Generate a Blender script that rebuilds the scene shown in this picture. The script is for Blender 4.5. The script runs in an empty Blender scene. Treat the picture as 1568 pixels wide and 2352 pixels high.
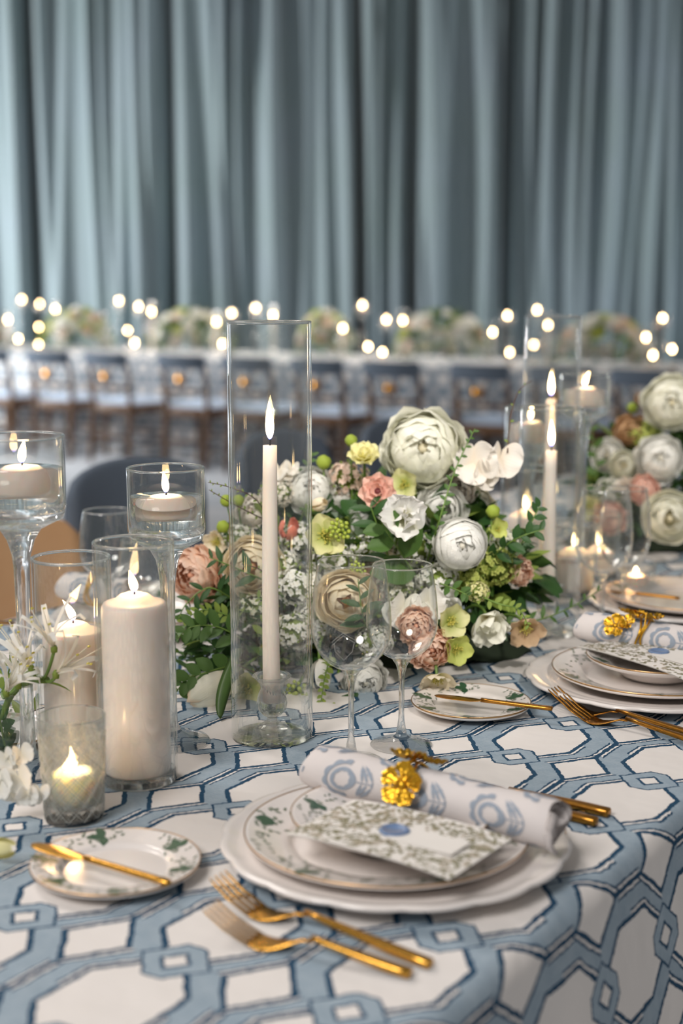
import bpy, math, random
from math import sin, cos, pi, sqrt, radians, atan2
from mathutils import Vector, Matrix, Quaternion
random.seed(7)
SC = bpy.context.scene
COL = SC.collection
# ------------------------------------------------------------------ camera
FPX, PITCH, CAMZ, TZ = 3267.0, radians(9.06), 1.30, 0.76
cam_d = bpy.data.cameras.new('camera'); cam = bpy.data.objects.new('camera', cam_d); COL.objects.link(cam)
cam_d.sensor_fit = 'VERTICAL'; cam_d.sensor_height = 36.0; cam_d.sensor_width = 24.0
cam_d.lens = 36.0 * FPX / 2352.0
cam.location = (0, 0, CAMZ); cam.rotation_euler = (pi/2 - PITCH, 0, 0)
cam_d.clip_start = 0.05; cam_d.clip_end = 100
cam_d.dof.use_dof = True; cam_d.dof.focus_distance = 1.70; cam_d.dof.aperture_fstop = 2.9
cam_d.dof.aperture_blades = 0
SC.camera = cam
# ------------------------------------------------------------------ world, lights, exposure
vs = SC.view_settings
SC.display_settings.display_device = 'sRGB'
vs.view_transform = 'Standard'; vs.look = 'None'; vs.gamma = 1.0; vs.use_curve_mapping = False
vs.exposure = 0.0
w = bpy.data.worlds.new('hall_air'); SC.world = w; w.use_nodes = True
w.node_tree.nodes['Background'].inputs[0].default_value = (0.98, 0.95, 0.92, 1)
w.node_tree.nodes['Background'].inputs[1].default_value = 0.22
def area(name, loc, target, size, power, color, sy=None, spread=180):
    l = bpy.data.lights.new(name, 'AREA'); l.energy = power; l.color = color; l.size = size
    l.spread = radians(spread)
    if sy: l.shape = 'RECTANGLE'; l.size_y = sy
    else: l.shape = 'DISK'
    o = bpy.data.objects.new(name, l); COL.objects.link(o); o.location = loc
    o.rotation_euler = (Vector(target) - Vector(loc)).to_track_quat('-Z', 'Y').to_euler(); return o
area('ceiling_wash_light', (-2.6, 4.0, 4.6), (0.2, 1.6, 0.7), 1.7, 34, (1.0, 0.92, 0.86), None, 105)
area('ceiling_front_light', (-2.0, -1.4, 3.9), (0.2, 1.9, 0.85), 1.8, 46, (1.0, 0.95, 0.92), None, 105)
area('far_table_light', (0.0, 11.6, 5.2), (0, 11.4, 0.8), 6.0, 100, (1.0, 0.92, 0.84), 1.2, 70)
area('drape_left_light', (-6.6, 11.4, 1.5), (0.6, 15.4, 1.9), 1.0, 500, (0.97, 0.99, 1.0), 1.4)
area('drape_right_light', (6.8, 12.2, 1.6), (1.2, 15.4, 1.8), 1.2, 130, (0.90, 0.95, 1.0), 1.6)
def add_flower_fill(loc, target, power, cone, size=.16, color=(1.0, .93, .86)):  # unseen spot added to brighten the blooms of a centrepiece
    l = bpy.data.lights.new('added_flower_fill', 'SPOT'); l.energy = power; l.color = color; l.spot_size = radians(cone); l.spot_blend = .8; l.shadow_soft_size = size
    o = bpy.data.objects.new('added_flower_fill', l); COL.objects.link(o); o.location = loc
    o.rotation_euler = (Vector(target) - Vector(loc)).to_track_quat('-Z', 'Y').to_euler()
add_flower_fill((.9, -1.6, 3.6), (.08, 2.02, 1.0), 760, 10.5)
add_flower_fill((1.6, -1.2, 3.8), (.64, 2.85, 1.0), 700, 8)
cy = SC.cycles
cy.use_adaptive_sampling = False; cy.use_denoising = True
try: cy.denoiser = 'OPENIMAGEDENOISE'
except Exception: pass
cy.max_bounces = 20; cy.transmission_bounces = 16; cy.transparent_max_bounces = 40
cy.glossy_bounces = 6; cy.diffuse_bounces = 5
cy.sample_clamp_indirect = 6.0; cy.blur_glossy = 0.5
cy.caustics_refractive = True; cy.caustics_reflective = False
# ------------------------------------------------------------------ geometry of the place
_ca, _sa = cos(radians(56.54)), sin(radians(56.54))
TABROT = radians(56.54)
def T(a, b, z=TZ): return Vector((a*_ca + b*_sa, a*_sa - b*_ca, z))     # table frame: a along the near edge, b towards the guests
def ray(px, py):
    x, y = (px-784)/FPX, -(py-1176)/FPX
    return Vector((x, cos(PITCH)+y*sin(PITCH), -sin(PITCH)+y*cos(PITCH)))
def at(px, py, z=TZ):
    d = ray(px, py); return Vector((0, 0, CAMZ)) + d*((z-CAMZ)/d.z)
def P3(px, py, Y):
    d = ray(px, py); return Vector((0, 0, CAMZ)) + d*(Y/d.y)
def hz(Y, py): return P3(784, py, Y).z
def zdist(p): return p.y*cos(PITCH)-(p.z-CAMZ)*sin(PITCH)
def rpx(p, n): return n*zdist(p)/FPX
# ------------------------------------------------------------------ mesh helpers
class MB:
    def __init__(s): s.v=[]; s.f=[]; s.uv=[]; s.hasuv=False
    def add(s, vs_, fs, uvs=None):
        o=len(s.v); s.v += [tuple(v) for v in vs_]; s.f += [tuple(i+o for i in f) for f in fs]
        if uvs is not None: s.hasuv=True; s.uv += list(uvs)
        else: s.uv += [(0,0)]*len(vs_)
        return s
    def xf(s, M, start=0):
        for i in range(start, len(s.v)): s.v[i]=tuple(M@Vector(s.v[i]))
        return s
    def join(s, o, M=None):
        vv = o.v if M is None else [tuple(M@Vector(v)) for v in o.v]
        k=len(s.v); s.v+=vv; s.f+=[tuple(i+k for i in f) for f in o.f]; s.uv+=o.uv; s.hasuv=s.hasuv or o.hasuv
        return s
    def mesh(s, name, mat, smooth=True):
        me=bpy.data.meshes.new(name); me.from_pydata(s.v, [], s.f)
        if s.hasuv:
            l=me.uv_layers.new(name='UVMap'); idx=[0]*len(me.loops); me.loops.foreach_get('vertex_index', idx)
            l.data.foreach_set('uv', [c for i in idx for c in s.uv[i]])
        if mat: me.materials.append(mat)
        if smooth: me.polygons.foreach_set('use_smooth', [True]*len(me.polygons))
        me.update(); return me
    def obj(s, name, mat, parent=None, smooth=True): return link(name, s.mesh(name, mat, smooth), parent)
def link(name, me, parent=None, M=None):
    o=bpy.data.objects.new(name, me); COL.objects.link(o)
    if parent: o.parent=parent
    if M is not None: o.matrix_local=M
    return o
def tag(o, label=None, cat=None, group=None, kind=None):
    if label: o['label']=label
    if cat: o['category']=cat
    if group: o['group']=group
    if kind: o['kind']=kind
    return o
def thing(name, label, cat, loc=(0,0,0), rz=0, group=None):
    o=bpy.data.objects.new(name, None); COL.objects.link(o); o.empty_display_size=.02
    o.location=loc; o.rotation_euler=(0,0,rz); return tag(o, label, cat, group)
def copy_tree(o, parent=None):
    c=o.copy(); COL.objects.link(c)
    if parent: c.parent=parent
    for ch in list(o.children): copy_tree(ch, c)
    return c
def grid(fn, nu, nv, closeu=False, uvf=None):
    mb=MB(); vs_=[];uvs=[]
    for j in range(nv+1):
        for i in range(nu if closeu else nu+1):
            vs_.append(fn(i/nu, j/nv)); uvs.append(uvf(i/nu,j/nv) if uvf else (i/nu,j/nv))
    W=nu if closeu else nu+1; fs=[]
    for j in range(nv):
        for i in range(nu):
            a=j*W+i; b=j*W+(i+1)%W; fs.append((a,b,b+W,a+W))
    return mb.add(vs_, fs, uvs)
def lathe(prof, seg=48, close=False, tw=0):
    mb=MB(); n=len(prof); vs_=[];fs=[]
    for r,z in prof:
        for i in range(seg):
            a=2*pi*i/seg; vs_.append((r*cos(a), r*sin(a), z))
    m=n if close else n-1
    for j in range(m):
        for i in range(seg):
            k=(i+1)%seg; j2=(j+1)%n
            fs.append((j*seg+i, j*seg+k, j2*seg+k, j2*seg+i))
    if not close:
        if prof[0][0]<1e-4 or True: fs.append(tuple(range(seg-1,-1,-1)))
        fs.append(tuple((n-1)*seg+i for i in range(seg)))
    return mb.add(vs_, fs)
def arc(cx, cz, r, a0, a1, n=5): return [(cx+r*cos(radians(a0+(a1-a0)*i/n)), cz+r*sin(radians(a0+(a1-a0)*i/n))) for i in range(n+1)]
def tube(pts, rad, seg=8, caps=True):
    pts=[Vector(p) for p in pts]; n=len(pts)
    if not hasattr(rad,'__len__'): rad=[rad]*n
    mb=MB(); vs_=[]; fs=[]; up=Vector((.13,.21,.97)).normalized(); side=None
    for i,p in enumerate(pts):
        d=(pts[min(i+1,n-1)]-pts[max(i-1,0)]).normalized()
        if side is None:
            side=d.cross(up)
            if side.length<.05: side=d.cross(Vector((1,0,0)))
        side=(side-d*side.dot(d)).normalized(); o=d.cross(side)
        for k in range(seg):
            a=2*pi*k/seg; vs_.append(p+(side*cos(a)+o*sin(a))*rad[i])
    for i in range(n-1):
        for k in range(seg):
            q=(k+1)%seg; fs.append((i*seg+k, i*seg+q, (i+1)*seg+q, (i+1)*seg+k))
    if caps: fs.append(tuple(range(seg-1,-1,-1))); fs.append(tuple((n-1)*seg+k for k in range(seg)))
    return mb.add(vs_, fs)
def rbox(x0,x1,y0,y1,z0,z1,r=.003):
    r=min(r,(x1-x0)/2.01,(y1-y0)/2.01,(z1-z0)/2.01); mb=MB(); vs_=[];n=8*1
    ring=[]
    for (cx,cy_,a0) in ((x1-r,y1-r,0),(x0+r,y1-r,90),(x0+r,y0+r,180),(x1-r,y0+r,270)):
        for k in range(3):
            a=radians(a0+45*k); ring.append((cx,cy_,cos(a),sin(a)))
    L=[(z0,0),(z0+r*.3,.7),(z0+r,1),(z1-r,1),(z1-r*.3,.7),(z1,0)]
    for z,k in L:
        for cx,cy_,c,s_ in ring: vs_.append((cx+c*r*k, cy_+s_*r*k, z))
    m=len(ring); fs=[(j*m+i,j*m+(i+1)%m,(j+1)*m+(i+1)%m,(j+1)*m+i) for j in range(5) for i in range(m)]
    fs.append(tuple(range(m-1,-1,-1))); fs.append(tuple(5*m+i for i in range(m)))
    return mb.add(vs_,fs)
def bez(p0,p1,p2,n=8):
    p0,p1,p2=Vector(p0),Vector(p1),Vector(p2)
    return [p0*(1-t)**2+p1*2*t*(1-t)+p2*t*t for t in [i/n for i in range(n+1)]]
# ------------------------------------------------------------------ node expressions and materials
class Nd:
    def __init__(s,nt,sock): s.nt=nt; s.k=sock
    def m(s,op,*a,clamp=False):
        n=s.nt.nodes.new('ShaderNodeMath'); n.operation=op; n.use_clamp=clamp
        for i,x in enumerate((s,)+a):
            if isinstance(x,Nd): s.nt.links.new(x.k,n.inputs[i])
            else: n.inputs[i].default_value=x
        return Nd(s.nt,n.outputs[0])
    def __add__(s,o): return s.m('ADD',o)
    def __radd__(s,o): return s.m('ADD',o)
    def __sub__(s,o): return s.m('SUBTRACT',o)
    def __mul__(s,o): return s.m('MULTIPLY',o)
    def __rmul__(s,o): return s.m('MULTIPLY',o)
    def lt(s,v): return s.m('LESS_THAN',v)
    def gt(s,v): return s.m('GREATER_THAN',v)
    def band(s,a,b): return s.gt(a)*s.lt(b)
    def mx(s,o): return s.m('MAXIMUM',o)
    def mn(s,o): return s.m('MINIMUM',o)
    def abs(s): return s.m('ABSOLUTE')
def new_mat(name):
    m=bpy.data.materials.new(name); m.use_nodes=True; nt=m.node_tree
    for n in list(nt.nodes): nt.nodes.remove(n)
    out=nt.nodes.new('ShaderNodeOutputMaterial'); return m,nt,out
def mixc(nt,f,a,b):
    n=nt.nodes.new('ShaderNodeMix'); n.data_type='RGBA'
    for i,x in ((0,f),(6,a),(7,b)):
        if isinstance(x,Nd): nt.links.new(x.k,n.inputs[i])
        elif hasattr(x,'is_output') or 'NodeSocket' in type(x).__name__: nt.links.new(x,n.inputs[i])
        else: n.inputs[i].default_value = x if i==0 else (*x,1)
    return n.outputs[2]
def noise(nt,scale,detail=2,vec=None,rough=.5,coord='Object'):
    n=nt.nodes.new('ShaderNodeTexNoise'); n.inputs['Scale'].default_value=scale; n.inputs['Detail'].default_value=detail; n.inputs['Roughness'].default_value=rough
    if vec is None:
        tc=nt.nodes.new('ShaderNodeTexCoord'); vec=tc.outputs[coord]
    nt.links.new(vec,n.inputs['Vector']); return n
def S(r,g,b): # 0-255 srgb -> linear
    f=lambda c: (c/255/12.92) if c/255<=.04045 else ((c/255+.055)/1.055)**2.4
    return (f(r),f(g),f(b))
def pbr(name,col,rough=.5,metal=0,col2=None,nscale=20,bump=0,bscale=60,spec=.5,coat=0,sss=0,ssr=(.01,.006,.004),trans=0):
    m,nt,out=new_mat(name); b=nt.nodes.new('ShaderNodeBsdfPrincipled')
    b.inputs['Roughness'].default_value=rough; b.inputs['Metallic'].default_value=metal
    b.inputs['Specular IOR Level'].default_value=spec; b.inputs['Coat Weight'].default_value=coat
    b.inputs['Coat Roughness'].default_value=.05
    if sss: b.inputs['Subsurface Weight'].default_value=sss; b.inputs['Subsurface Radius'].default_value=ssr; b.inputs['Subsurface Scale'].default_value=1.0
    n=noise(nt,nscale)
    c=mixc(nt,Nd(nt,n.outputs[0]),col,col2 or tuple(x*.9 for x in col)); nt.links.new(c,b.inputs['Base Color'])
    if bump:
        nb=noise(nt,bscale,3); bp=nt.nodes.new('ShaderNodeBump'); bp.inputs['Strength'].default_value=bump; bp.inputs['Distance'].default_value=.002
        nt.links.new(nb.outputs[0],bp.inputs['Height']); nt.links.new(bp.outputs[0],b.inputs['Normal'])
    sh=b.outputs[0]
    if trans:
        t=nt.nodes.new('ShaderNodeBsdfTranslucent'); nt.links.new(c,t.inputs[0]); mx=nt.nodes.new('ShaderNodeMixShader'); mx.inputs[0].default_value=trans
        nt.links.new(sh,mx.inputs[1]); nt.links.new(t.outputs[0],mx.inputs[2]); sh=mx.outputs[0]
    nt.links.new(sh,out.inputs[0]); return m
def petal_mat(name, tip, base, trans=.3, k0=.0, k1=.5, edge=None):
    m,nt,out=new_mat(name); uv=nt.nodes.new('ShaderNodeUVMap'); sp=nt.nodes.new('ShaderNodeSeparateXYZ'); nt.links.new(uv.outputs[0],sp.inputs[0])
    v=Nd(nt,sp.outputs[1]); f=((v-k0)*(1/(k1-k0))).m('MULTIPLY',1.0,clamp=True)
    n=noise(nt,35,3)
    c0=mixc(nt,f,base,tip)
    if edge: c0=mixc(nt,((v-.86)*7).m('MULTIPLY',1.0,clamp=True),c0,edge)
    vein=Nd(nt,sp.outputs[0]).m('MULTIPLY',70).m('SINE')*.5+.5
    c=mixc(nt,(Nd(nt,n.outputs[0])*.10+vein*.05),c0,tuple(x*.62 for x in tip))
    b=nt.nodes.new('ShaderNodeBsdfPrincipled'); b.inputs['Roughness'].default_value=.55; b.inputs['Specular IOR Level'].default_value=.25
    nt.links.new(c,b.inputs['Base Color'])
    bp=nt.nodes.new('ShaderNodeBump'); bp.inputs['Strength'].default_value=.35; bp.inputs['Distance'].default_value=.001
    nt.links.new((Nd(nt,n.outputs[0])+vein*.3).k,bp.inputs['Height']); nt.links.new(bp.outputs[0],b.inputs['Normal'])
    t=nt.nodes.new('ShaderNodeBsdfTranslucent'); nt.links.new(c,t.inputs[0]); mx=nt.nodes.new('ShaderNodeMixShader'); mx.inputs[0].default_value=trans
    nt.links.new(b.outputs[0],mx.inputs[1]); nt.links.new(t.outputs[0],mx.inputs[2]); nt.links.new(mx.outputs[0],out.inputs[0]); return m
def thin_glass(name, tint=(.985,.99,.985), f0=.045, bumpscale=0):
    m,nt,out=new_mat(name); g=nt.nodes.new('ShaderNodeNewGeometry'); d=nt.nodes.new('ShaderNodeVectorMath'); d.operation='DOT_PRODUCT'
    nt.links.new(g.outputs['Normal'],d.inputs[0]); nt.links.new(g.outputs['Incoming'],d.inputs[1])
    c=(Nd(nt,d.outputs['Value']).abs())*-1+1
    F=(c.m('POWER',3.6)*(.95-f0)+f0)
    tr=nt.nodes.new('ShaderNodeBsdfTransparent'); nt.links.new(mixc(nt,c.m('POWER',6.0),tint,(.74,.78,.74)),tr.inputs[0])
    gl=nt.nodes.new('ShaderNodeBsdfGlossy'); gl.inputs['Roughness'].default_value=.015; gl.inputs[0].default_value=(1,1,1,1)
    mx=nt.nodes.new('ShaderNodeMixShader'); nt.links.new(F.k,mx.inputs[0]); nt.links.new(tr.outputs[0],mx.inputs[1]); nt.links.new(gl.outputs[0],mx.inputs[2])
    nt.links.new(mx.outputs[0],out.inputs[0]); return m
def real_glass(name, col=(.98,.99,.985), ior=1.48, mixt=.0, rough=0):
    m,nt,out=new_mat(name); g=nt.nodes.new('ShaderNodeBsdfGlass'); g.inputs[0].default_value=(*col,1); g.inputs['IOR'].default_value=ior; g.inputs['Roughness'].default_value=rough
    sh=g.outputs[0]
    if mixt:
        tr=nt.nodes.new('ShaderNodeBsdfTransparent'); mx=nt.nodes.new('ShaderNodeMixShader'); mx.inputs[0].default_value=mixt
        nt.links.new(sh,mx.inputs[1]); nt.links.new(tr.outputs[0],mx.inputs[2]); sh=mx.outputs[0]
    nt.links.new(sh,out.inputs[0]); return m
def emis(name,col,power,col2=None):
    m,nt,out=new_mat(name); e=nt.nodes.new('ShaderNodeEmission'); e.inputs[1].default_value=power
    if col2:
        tc=nt.nodes.new('ShaderNodeTexCoord'); sp=nt.nodes.new('ShaderNodeSeparateXYZ'); nt.links.new(tc.outputs['Generated'],sp.inputs[0])
        f=((Nd(nt,sp.outputs[2])-.02)*5).m('MULTIPLY',1.0,clamp=True); nt.links.new(mixc(nt,f,col2,col),e.inputs[0])
        nt.links.new((f*(power*.93)+power*.07).k, e.inputs[1])
    else: e.inputs[0].default_value=(*col,1)
    nt.links.new(e.outputs[0],out.inputs[0]); return m
M={}
M['thin']=thin_glass('clear_thin_glass'); M['glass']=real_glass('clear_solid_glass',mixt=.32); M['water']=real_glass('clear_water',(.99,1,1),1.33,mixt=.28)
M['holder']=real_glass('clear_holder_glass',mixt=.42); M['cut']=real_glass('pressed_green_tinted_glass',(.97,.98,.96),1.42,mixt=.42)
M['wax']=pbr('ivory_wax',S(243,232,222),.45,0,S(240,226,214),8,.12,40,.4,sss=.35,ssr=(.02,.009,.006))
M['votivewax']=pbr('glowing_votive_wax',S(252,234,206),.4,0,S(250,230,200),8,0,40,.4,sss=.9,ssr=(.030,.022,.016))
M['wick']=pbr('burnt_wick',(.02,.018,.02),.9); M['flame']=emis('candle_flame',(1.0,.66,.30),26,(.10,.16,.9))
M['farflame']=emis('far_candle_flame',(1.0,.62,.30),60)
M['china']=pbr('white_glazed_china',S(234,228,224),.18,0,S(238,232,228),5,0,60,.5,coat=.4)
M['goldrim']=pbr('gilt_plate_rim',S(190,150,105),.3,1,S(200,165,120))
M['gold']=pbr('brushed_gold_metal',S(224,172,80),.24,1,S(206,150,62),120,.1,400)
M['goldleaf']=pbr('bright_gold_filigree',S(232,184,60),.3,1,S(214,160,45),150,.5,260)
M['antique']=pbr('antique_gold_metal',S(186,134,58),.28,1,S(160,108,44),120,.1,400)
M['green']=pbr('deep_green_leaf',S(62,98,46),.42,0,S(40,72,38),40,.2,90,.4,trans=.2)
M['green2']=pbr('mid_green_leaf',S(88,120,56),.45,0,S(62,96,44),40,.2,90,.4,trans=.25)
M['green3']=pbr('lime_green_leaf',S(148,166,76),.5,0,S(116,140,64),40,.2,90,.3,trans=.3)
M['stem']=pbr('green_stem',S(110,140,58),.45,0,S(84,112,48))
M['twig']=pbr('brown_twig',S(96,66,48),.7,0,S(70,50,38))
M['berry']=pbr('green_berry',S(166,178,64),.35,0,S(140,160,58),60)
M['wood']=pbr('tan_wood',S(214,172,128),.42,0,S(198,152,108),12)
M['darkwood']=pbr('weathered_oak',S(116,80,46),.5,0,S(94,64,38),12)
M['bluefab']=pbr('slate_blue_fabric',S(104,116,130),.85,0,S(92,104,120),300,.3,500)
M['cushion']=pbr('pale_blue_cushion',S(182,200,222),.85,0,S(170,188,212),20)
M['whitefab']=pbr('white_cushion_fabric',S(222,224,230),.85)
M['foam']=pbr('dark_moss',S(30,44,24),.95,0,S(18,28,16),60,1,90)
def cloth_material():
    m,nt,out=new_mat('lattice_print_linen'); uv=nt.nodes.new('ShaderNodeUVMap'); sp=nt.nodes.new('ShaderNodeSeparateXYZ'); nt.links.new(uv.outputs[0],sp.inputs[0])
    al,be=Nd(nt,sp.outputs[0]),Nd(nt,sp.outputs[1])
    n1=noise(nt,9,2,uv.outputs[0]); n2=noise(nt,45,2,uv.outputs[0])
    s1=nt.nodes.new('ShaderNodeSeparateColor'); nt.links.new(n1.outputs[1],s1.inputs[0]); s2=nt.nodes.new('ShaderNodeSeparateColor'); nt.links.new(n2.outputs[1],s2.inputs[0])
    A=al*15.3+(Nd(nt,s1.outputs[0])-.5)*.5+(Nd(nt,s2.outputs[0])-.5)*.35
    B=be*16.0+(Nd(nt,s1.outputs[1])-.5)*.5+(Nd(nt,s2.outputs[1])-.5)*.35
    lA=A.m('WRAP',7.65,-7.65); lB=B.m('WRAP',8.0,-8.0); oA=A.m('WRAP',15.3,0.0)-7.65; dB=B.m('WRAP',16.0,0.0)-8.0
    aoA,alB,alA,adB=oA.abs(),lB.abs(),lA.abs(),dB.abs()
    doct=(alB-4.5).mx(aoA*.64+alB*.77-5.42); ddia=alA*.595+adB*.80-2.41
    d=doct.mn(ddia); dc=adB
    dlink=(alA-3.06).mx(alA*.64+alB*.77-2.70); dhole=alA*.67+alB*.74-.89
    rag=Nd(nt,s2.outputs[2])
    diagflag=((oA*lB).gt(0)*doct.gt(0))   # one diagonal pair carries a single outline
    out_=d.gt(0)
    single=diagflag
    navy=d.band(0,.52).mx(d.band(.78,1.04)*rag.gt(.30)*(single*-1+1)).mx(dc.lt(.30)*out_).mx(dc.band(.56,.80)*d.gt(1.0)*rag.gt(.30))
    white=d.lt(0).mx(d.band(.52,.78)*(single*-1+1)).mx(dc.band(.30,.56)*d.gt(.98))
    hatch=nt.nodes.new('ShaderNodeTexWave'); hatch.inputs['Scale'].default_value=9; hatch.inputs['Distortion'].default_value=9; hatch.inputs['Detail'].default_value=3; hatch.inputs['Detail Scale'].default_value=3; nt.links.new(uv.outputs[0],hatch.inputs[0])
    tone=Nd(nt,n1.outputs[0])*.8+Nd(nt,hatch.outputs[1])*.22
    blue=mixc(nt,tone,S(132,152,168),S(172,186,196))
    nav=mixc(nt,rag,S(18,58,86),S(48,84,112)); wht=(.80,.765,.735)
    c=mixc(nt,white,blue,wht); c=mixc(nt,navy,c,nav)
    inl=dlink.lt(0); lc=mixc(nt,(dlink.gt(-.25)).mx(dhole.lt(.28)),blue,nav); lc=mixc(nt,dhole.lt(-.05),lc,wht)
    c=mixc(nt,inl,c,lc)
    b=nt.nodes.new('ShaderNodeBsdfPrincipled'); b.inputs['Roughness'].default_value=.85; b.inputs['Specular IOR Level'].default_value=.2; nt.links.new(c,b.inputs['Base Color'])
    nb=noise(nt,3.5,2,uv.outputs[0]); nw=noise(nt,420,1,uv.outputs[0])
    bp=nt.nodes.new('ShaderNodeBump'); bp.inputs['Strength'].default_value=.55; bp.inputs['Distance'].default_value=.005
    nt.links.new((Nd(nt,nb.outputs[0])+Nd(nt,nw.outputs[0])*.02).k,bp.inputs['Height']); nt.links.new(bp.outputs[0],b.inputs['Normal'])
    nt.links.new(b.outputs[0],out.inputs[0]); return m
M['cloth']=cloth_material()
def ptag(o, label): o['label']=label; return o
ORD=['leftmost','second','third','fourth','fifth','sixth','seventh','eighth','ninth','tenth','eleventh','twelfth']
def ordl(i): return ORD[i]
# ------------------------------------------------------------------ floor, back wall, drapes
def struct(name, mb, mat, smooth=False): o=mb.obj(name, mat, None, smooth); o['kind']='structure'; return o
M['carpet']=pbr('pale_grey_carpet',S(196,202,210),.9,0,S(168,178,190),1.2,.3,80)
M['stage']=pbr('white_dance_floor',S(236,238,242),.35,0,S(226,230,236),1.0)
M['wallp']=pbr('grey_wall_paint',S(120,126,130),.9)
struct('floor', rbox(-9,9,-3,17.2,-.12,0,.001), M['carpet'])
struct('dance_floor_1', rbox(-4.5,4.5,-1.5,8.3,0.0,.004,.001), M['stage'])  # thin white dance floor laid over the carpet
struct('wall_back', rbox(-9,9,17.0,17.2,0,6.4,.001), M['wallp'])
m,nt,out=new_mat('grey_blue_drape_velvet'); b=nt.nodes.new('ShaderNodeBsdfPrincipled'); b.inputs['Roughness'].default_value=.7; b.inputs['Specular IOR Level'].default_value=.3
b.inputs['Sheen Weight'].default_value=.3
n=noise(nt,1.1,3); nt.links.new(mixc(nt,Nd(nt,n.outputs[0]),S(138,156,154),S(150,162,172)),b.inputs['Base Color']); nt.links.new(b.outputs[0],out.inputs[0]); M['drape']=m
def drape_edges():
    Yc=15.0; f=lambda px: (px-784)/FPX*(Yc*cos(PITCH))
    return [-7.5, f(60), f(385), f(828), f(948), f(1172), 7.0]
rnd=random.Random(3)
ED=drape_edges()
DL=['leftmost narrow strip of grey-blue drape at the back','grey-blue drape panel behind the left end of the far table','wide grey-blue drape panel behind the tall glass cylinder','narrow grey-blue drape panel left of the dark central gap','grey-blue drape panel right of the dark central gap','wide grey-blue drape panel at the right of the back wall']
for i in range(6):
    x0,x1=ED[i]+.012,ED[i+1]-.012
    # fold centres
    folds=[]; x=x0
    while x<x1: wd=rnd.uniform(.10,.30); folds.append((x,wd,rnd.uniform(.14,.34),rnd.uniform(-.10,.10),rnd.uniform(0,6))); x+=wd*rnd.uniform(.75,1.1)
    nx=int((x1-x0)/.013); H=6.0; nz=22
    def fy(x,z,folds=folds,x0=x0,x1=x1):
        t=z/H; s=0
        for cx,wd,am,dr,ph in folds:
            c=cx+dr*(1-t)+.03*sin(ph+5*t); wv=wd*(.62+.30*sin(ph+2.2*t+1)*.6)
            u=(x-c)/(wv*.5)
            if abs(u)<3.0: s-=am*(.8+.35*sin(ph*2+4*t))*math.exp(-u*u)
        e=min(x-x0,x1-x); 
        if e<.09: s+=.30*(1-e/.09)
        return 15.4+s
    g=grid(lambda u,v:(x0+(x1-x0)*u, fy(x0+(x1-x0)*u,H*v), H*v+.01), nx, nz)
    o=g.obj('drape_panel', M['drape']); tag(o, DL[i], 'drape')
# ------------------------------------------------------------------ tables and cloths
def cloth_uv(a,b):   # unfolded table coordinates (m) -> lattice cells
    be=(b+.5457)/.1613; return ((a-.9865-.009*be)/.1515, be)
def tablecloth(a0,a1,bfar,bnear,frame,name,label,group=None,top=TZ,drop=.72,na=260,wav=1.0,far_drop=True):
    R=.022; segs=[]
    # cross-section parameter s along b: far drop, top, near drop
    samples=[]
    n=14
    def sec(b,z,ub): samples.append((b,z,ub))
    if far_drop:
        for i in range(n): 
            k=drop*(1-i/n); sec(bfar-R*0-.0, top-R-k*.98, bfar-k)
        for i in range(5):
            a=radians(180-90*i/4); sec(bfar+R+R*cos(a), top-R+R*sin(a), bfar+R*.9*(i/4))
    nt_=40
    for i in range(nt_+1): sec(bfar+R+(bnear-bfar-2*R)*i/nt_, top, bfar+R+(bnear-bfar-2*R)*i/nt_)
    for i in range(1,8):
        a=radians(90-90*i/7); sec(bnear-R+R*cos(a), top-R+R*sin(a), bnear-R+R*1.57*i/7)
    nd=26
    for i in range(1,nd+1):
        k=drop*i/nd; sec(bnear, top-R-k, bnear+R*.57+k)
    def fn(u,v):
        a=a0+(a1-a0)*u; j=int(round(v*(len(samples)-1))); b,z,ub=samples[j]
        dz=top-R-z
        if dz>0:
            k=min(1,dz/.35); sgn=1 if ub>bfar+.3 else -1
            off=wav*(.018*sin(a*11+.8*sin(a*3)+dz*3.2)+.010*sin(a*23+1.3-dz*5))*k + .03*k
            b=b+sgn*off; a=a+wav*.008*sin(a*17+dz*4)*k
        p=frame(a,b,z); return p
    def uvf(u,v):
        a=a0+(a1-a0)*u; j=int(round(v*(len(samples)-1))); return cloth_uv(a,samples[j][2])
    g=grid(fn,na,len(samples)-1,False,uvf); o=g.obj(name,M['cloth']); return tag(o,label,'tablecloth',group)
tablecloth(-.25,4.6,-1.725,-.478,T,'tablecloth','white tablecloth printed with interlocking blue lattice on the near table')
def table(frame,a0,a1,b0,b1,label,nleg=4):
    t=thing('banquet_table',label,'table',frame((a0+a1)/2,(b0+b1)/2,0))
    o=t.location.copy(); mb=rbox(-1,1,-1,1,0,1); 
    fr=lambda a,b,z: Vector(frame(a,b,z))-o
    def box(a0,a1,b0,b1,z0,z1):
        m=MB(); m.add([fr(a,b,z) for z in (z0,z1) for a,b in ((a0,b0),(a1,b0),(a1,b1),(a0,b1))],[(3,2,1,0),(4,5,6,7),(0,1,5,4),(1,2,6,5),(2,3,7,6),(3,0,4,7)]); return m
    box(a0,a1,b0,b1,TZ-.03,TZ-.003).obj('tabletop',M['darkwood'],t,False)
    for i in range(nleg//2):
        a=a0+.2+(a1-a0-.4)*i/(nleg//2-1)
        for b in (b0+.12,b1-.12): tube([fr(a,b,0.004),fr(a,b,TZ-.03)],.02,8).obj('leg',M['darkwood'],t)
    return t
table(T,-.2,4.5,-1.70,-.50,'long wooden banquet table under the lattice tablecloth in front',6)
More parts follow.
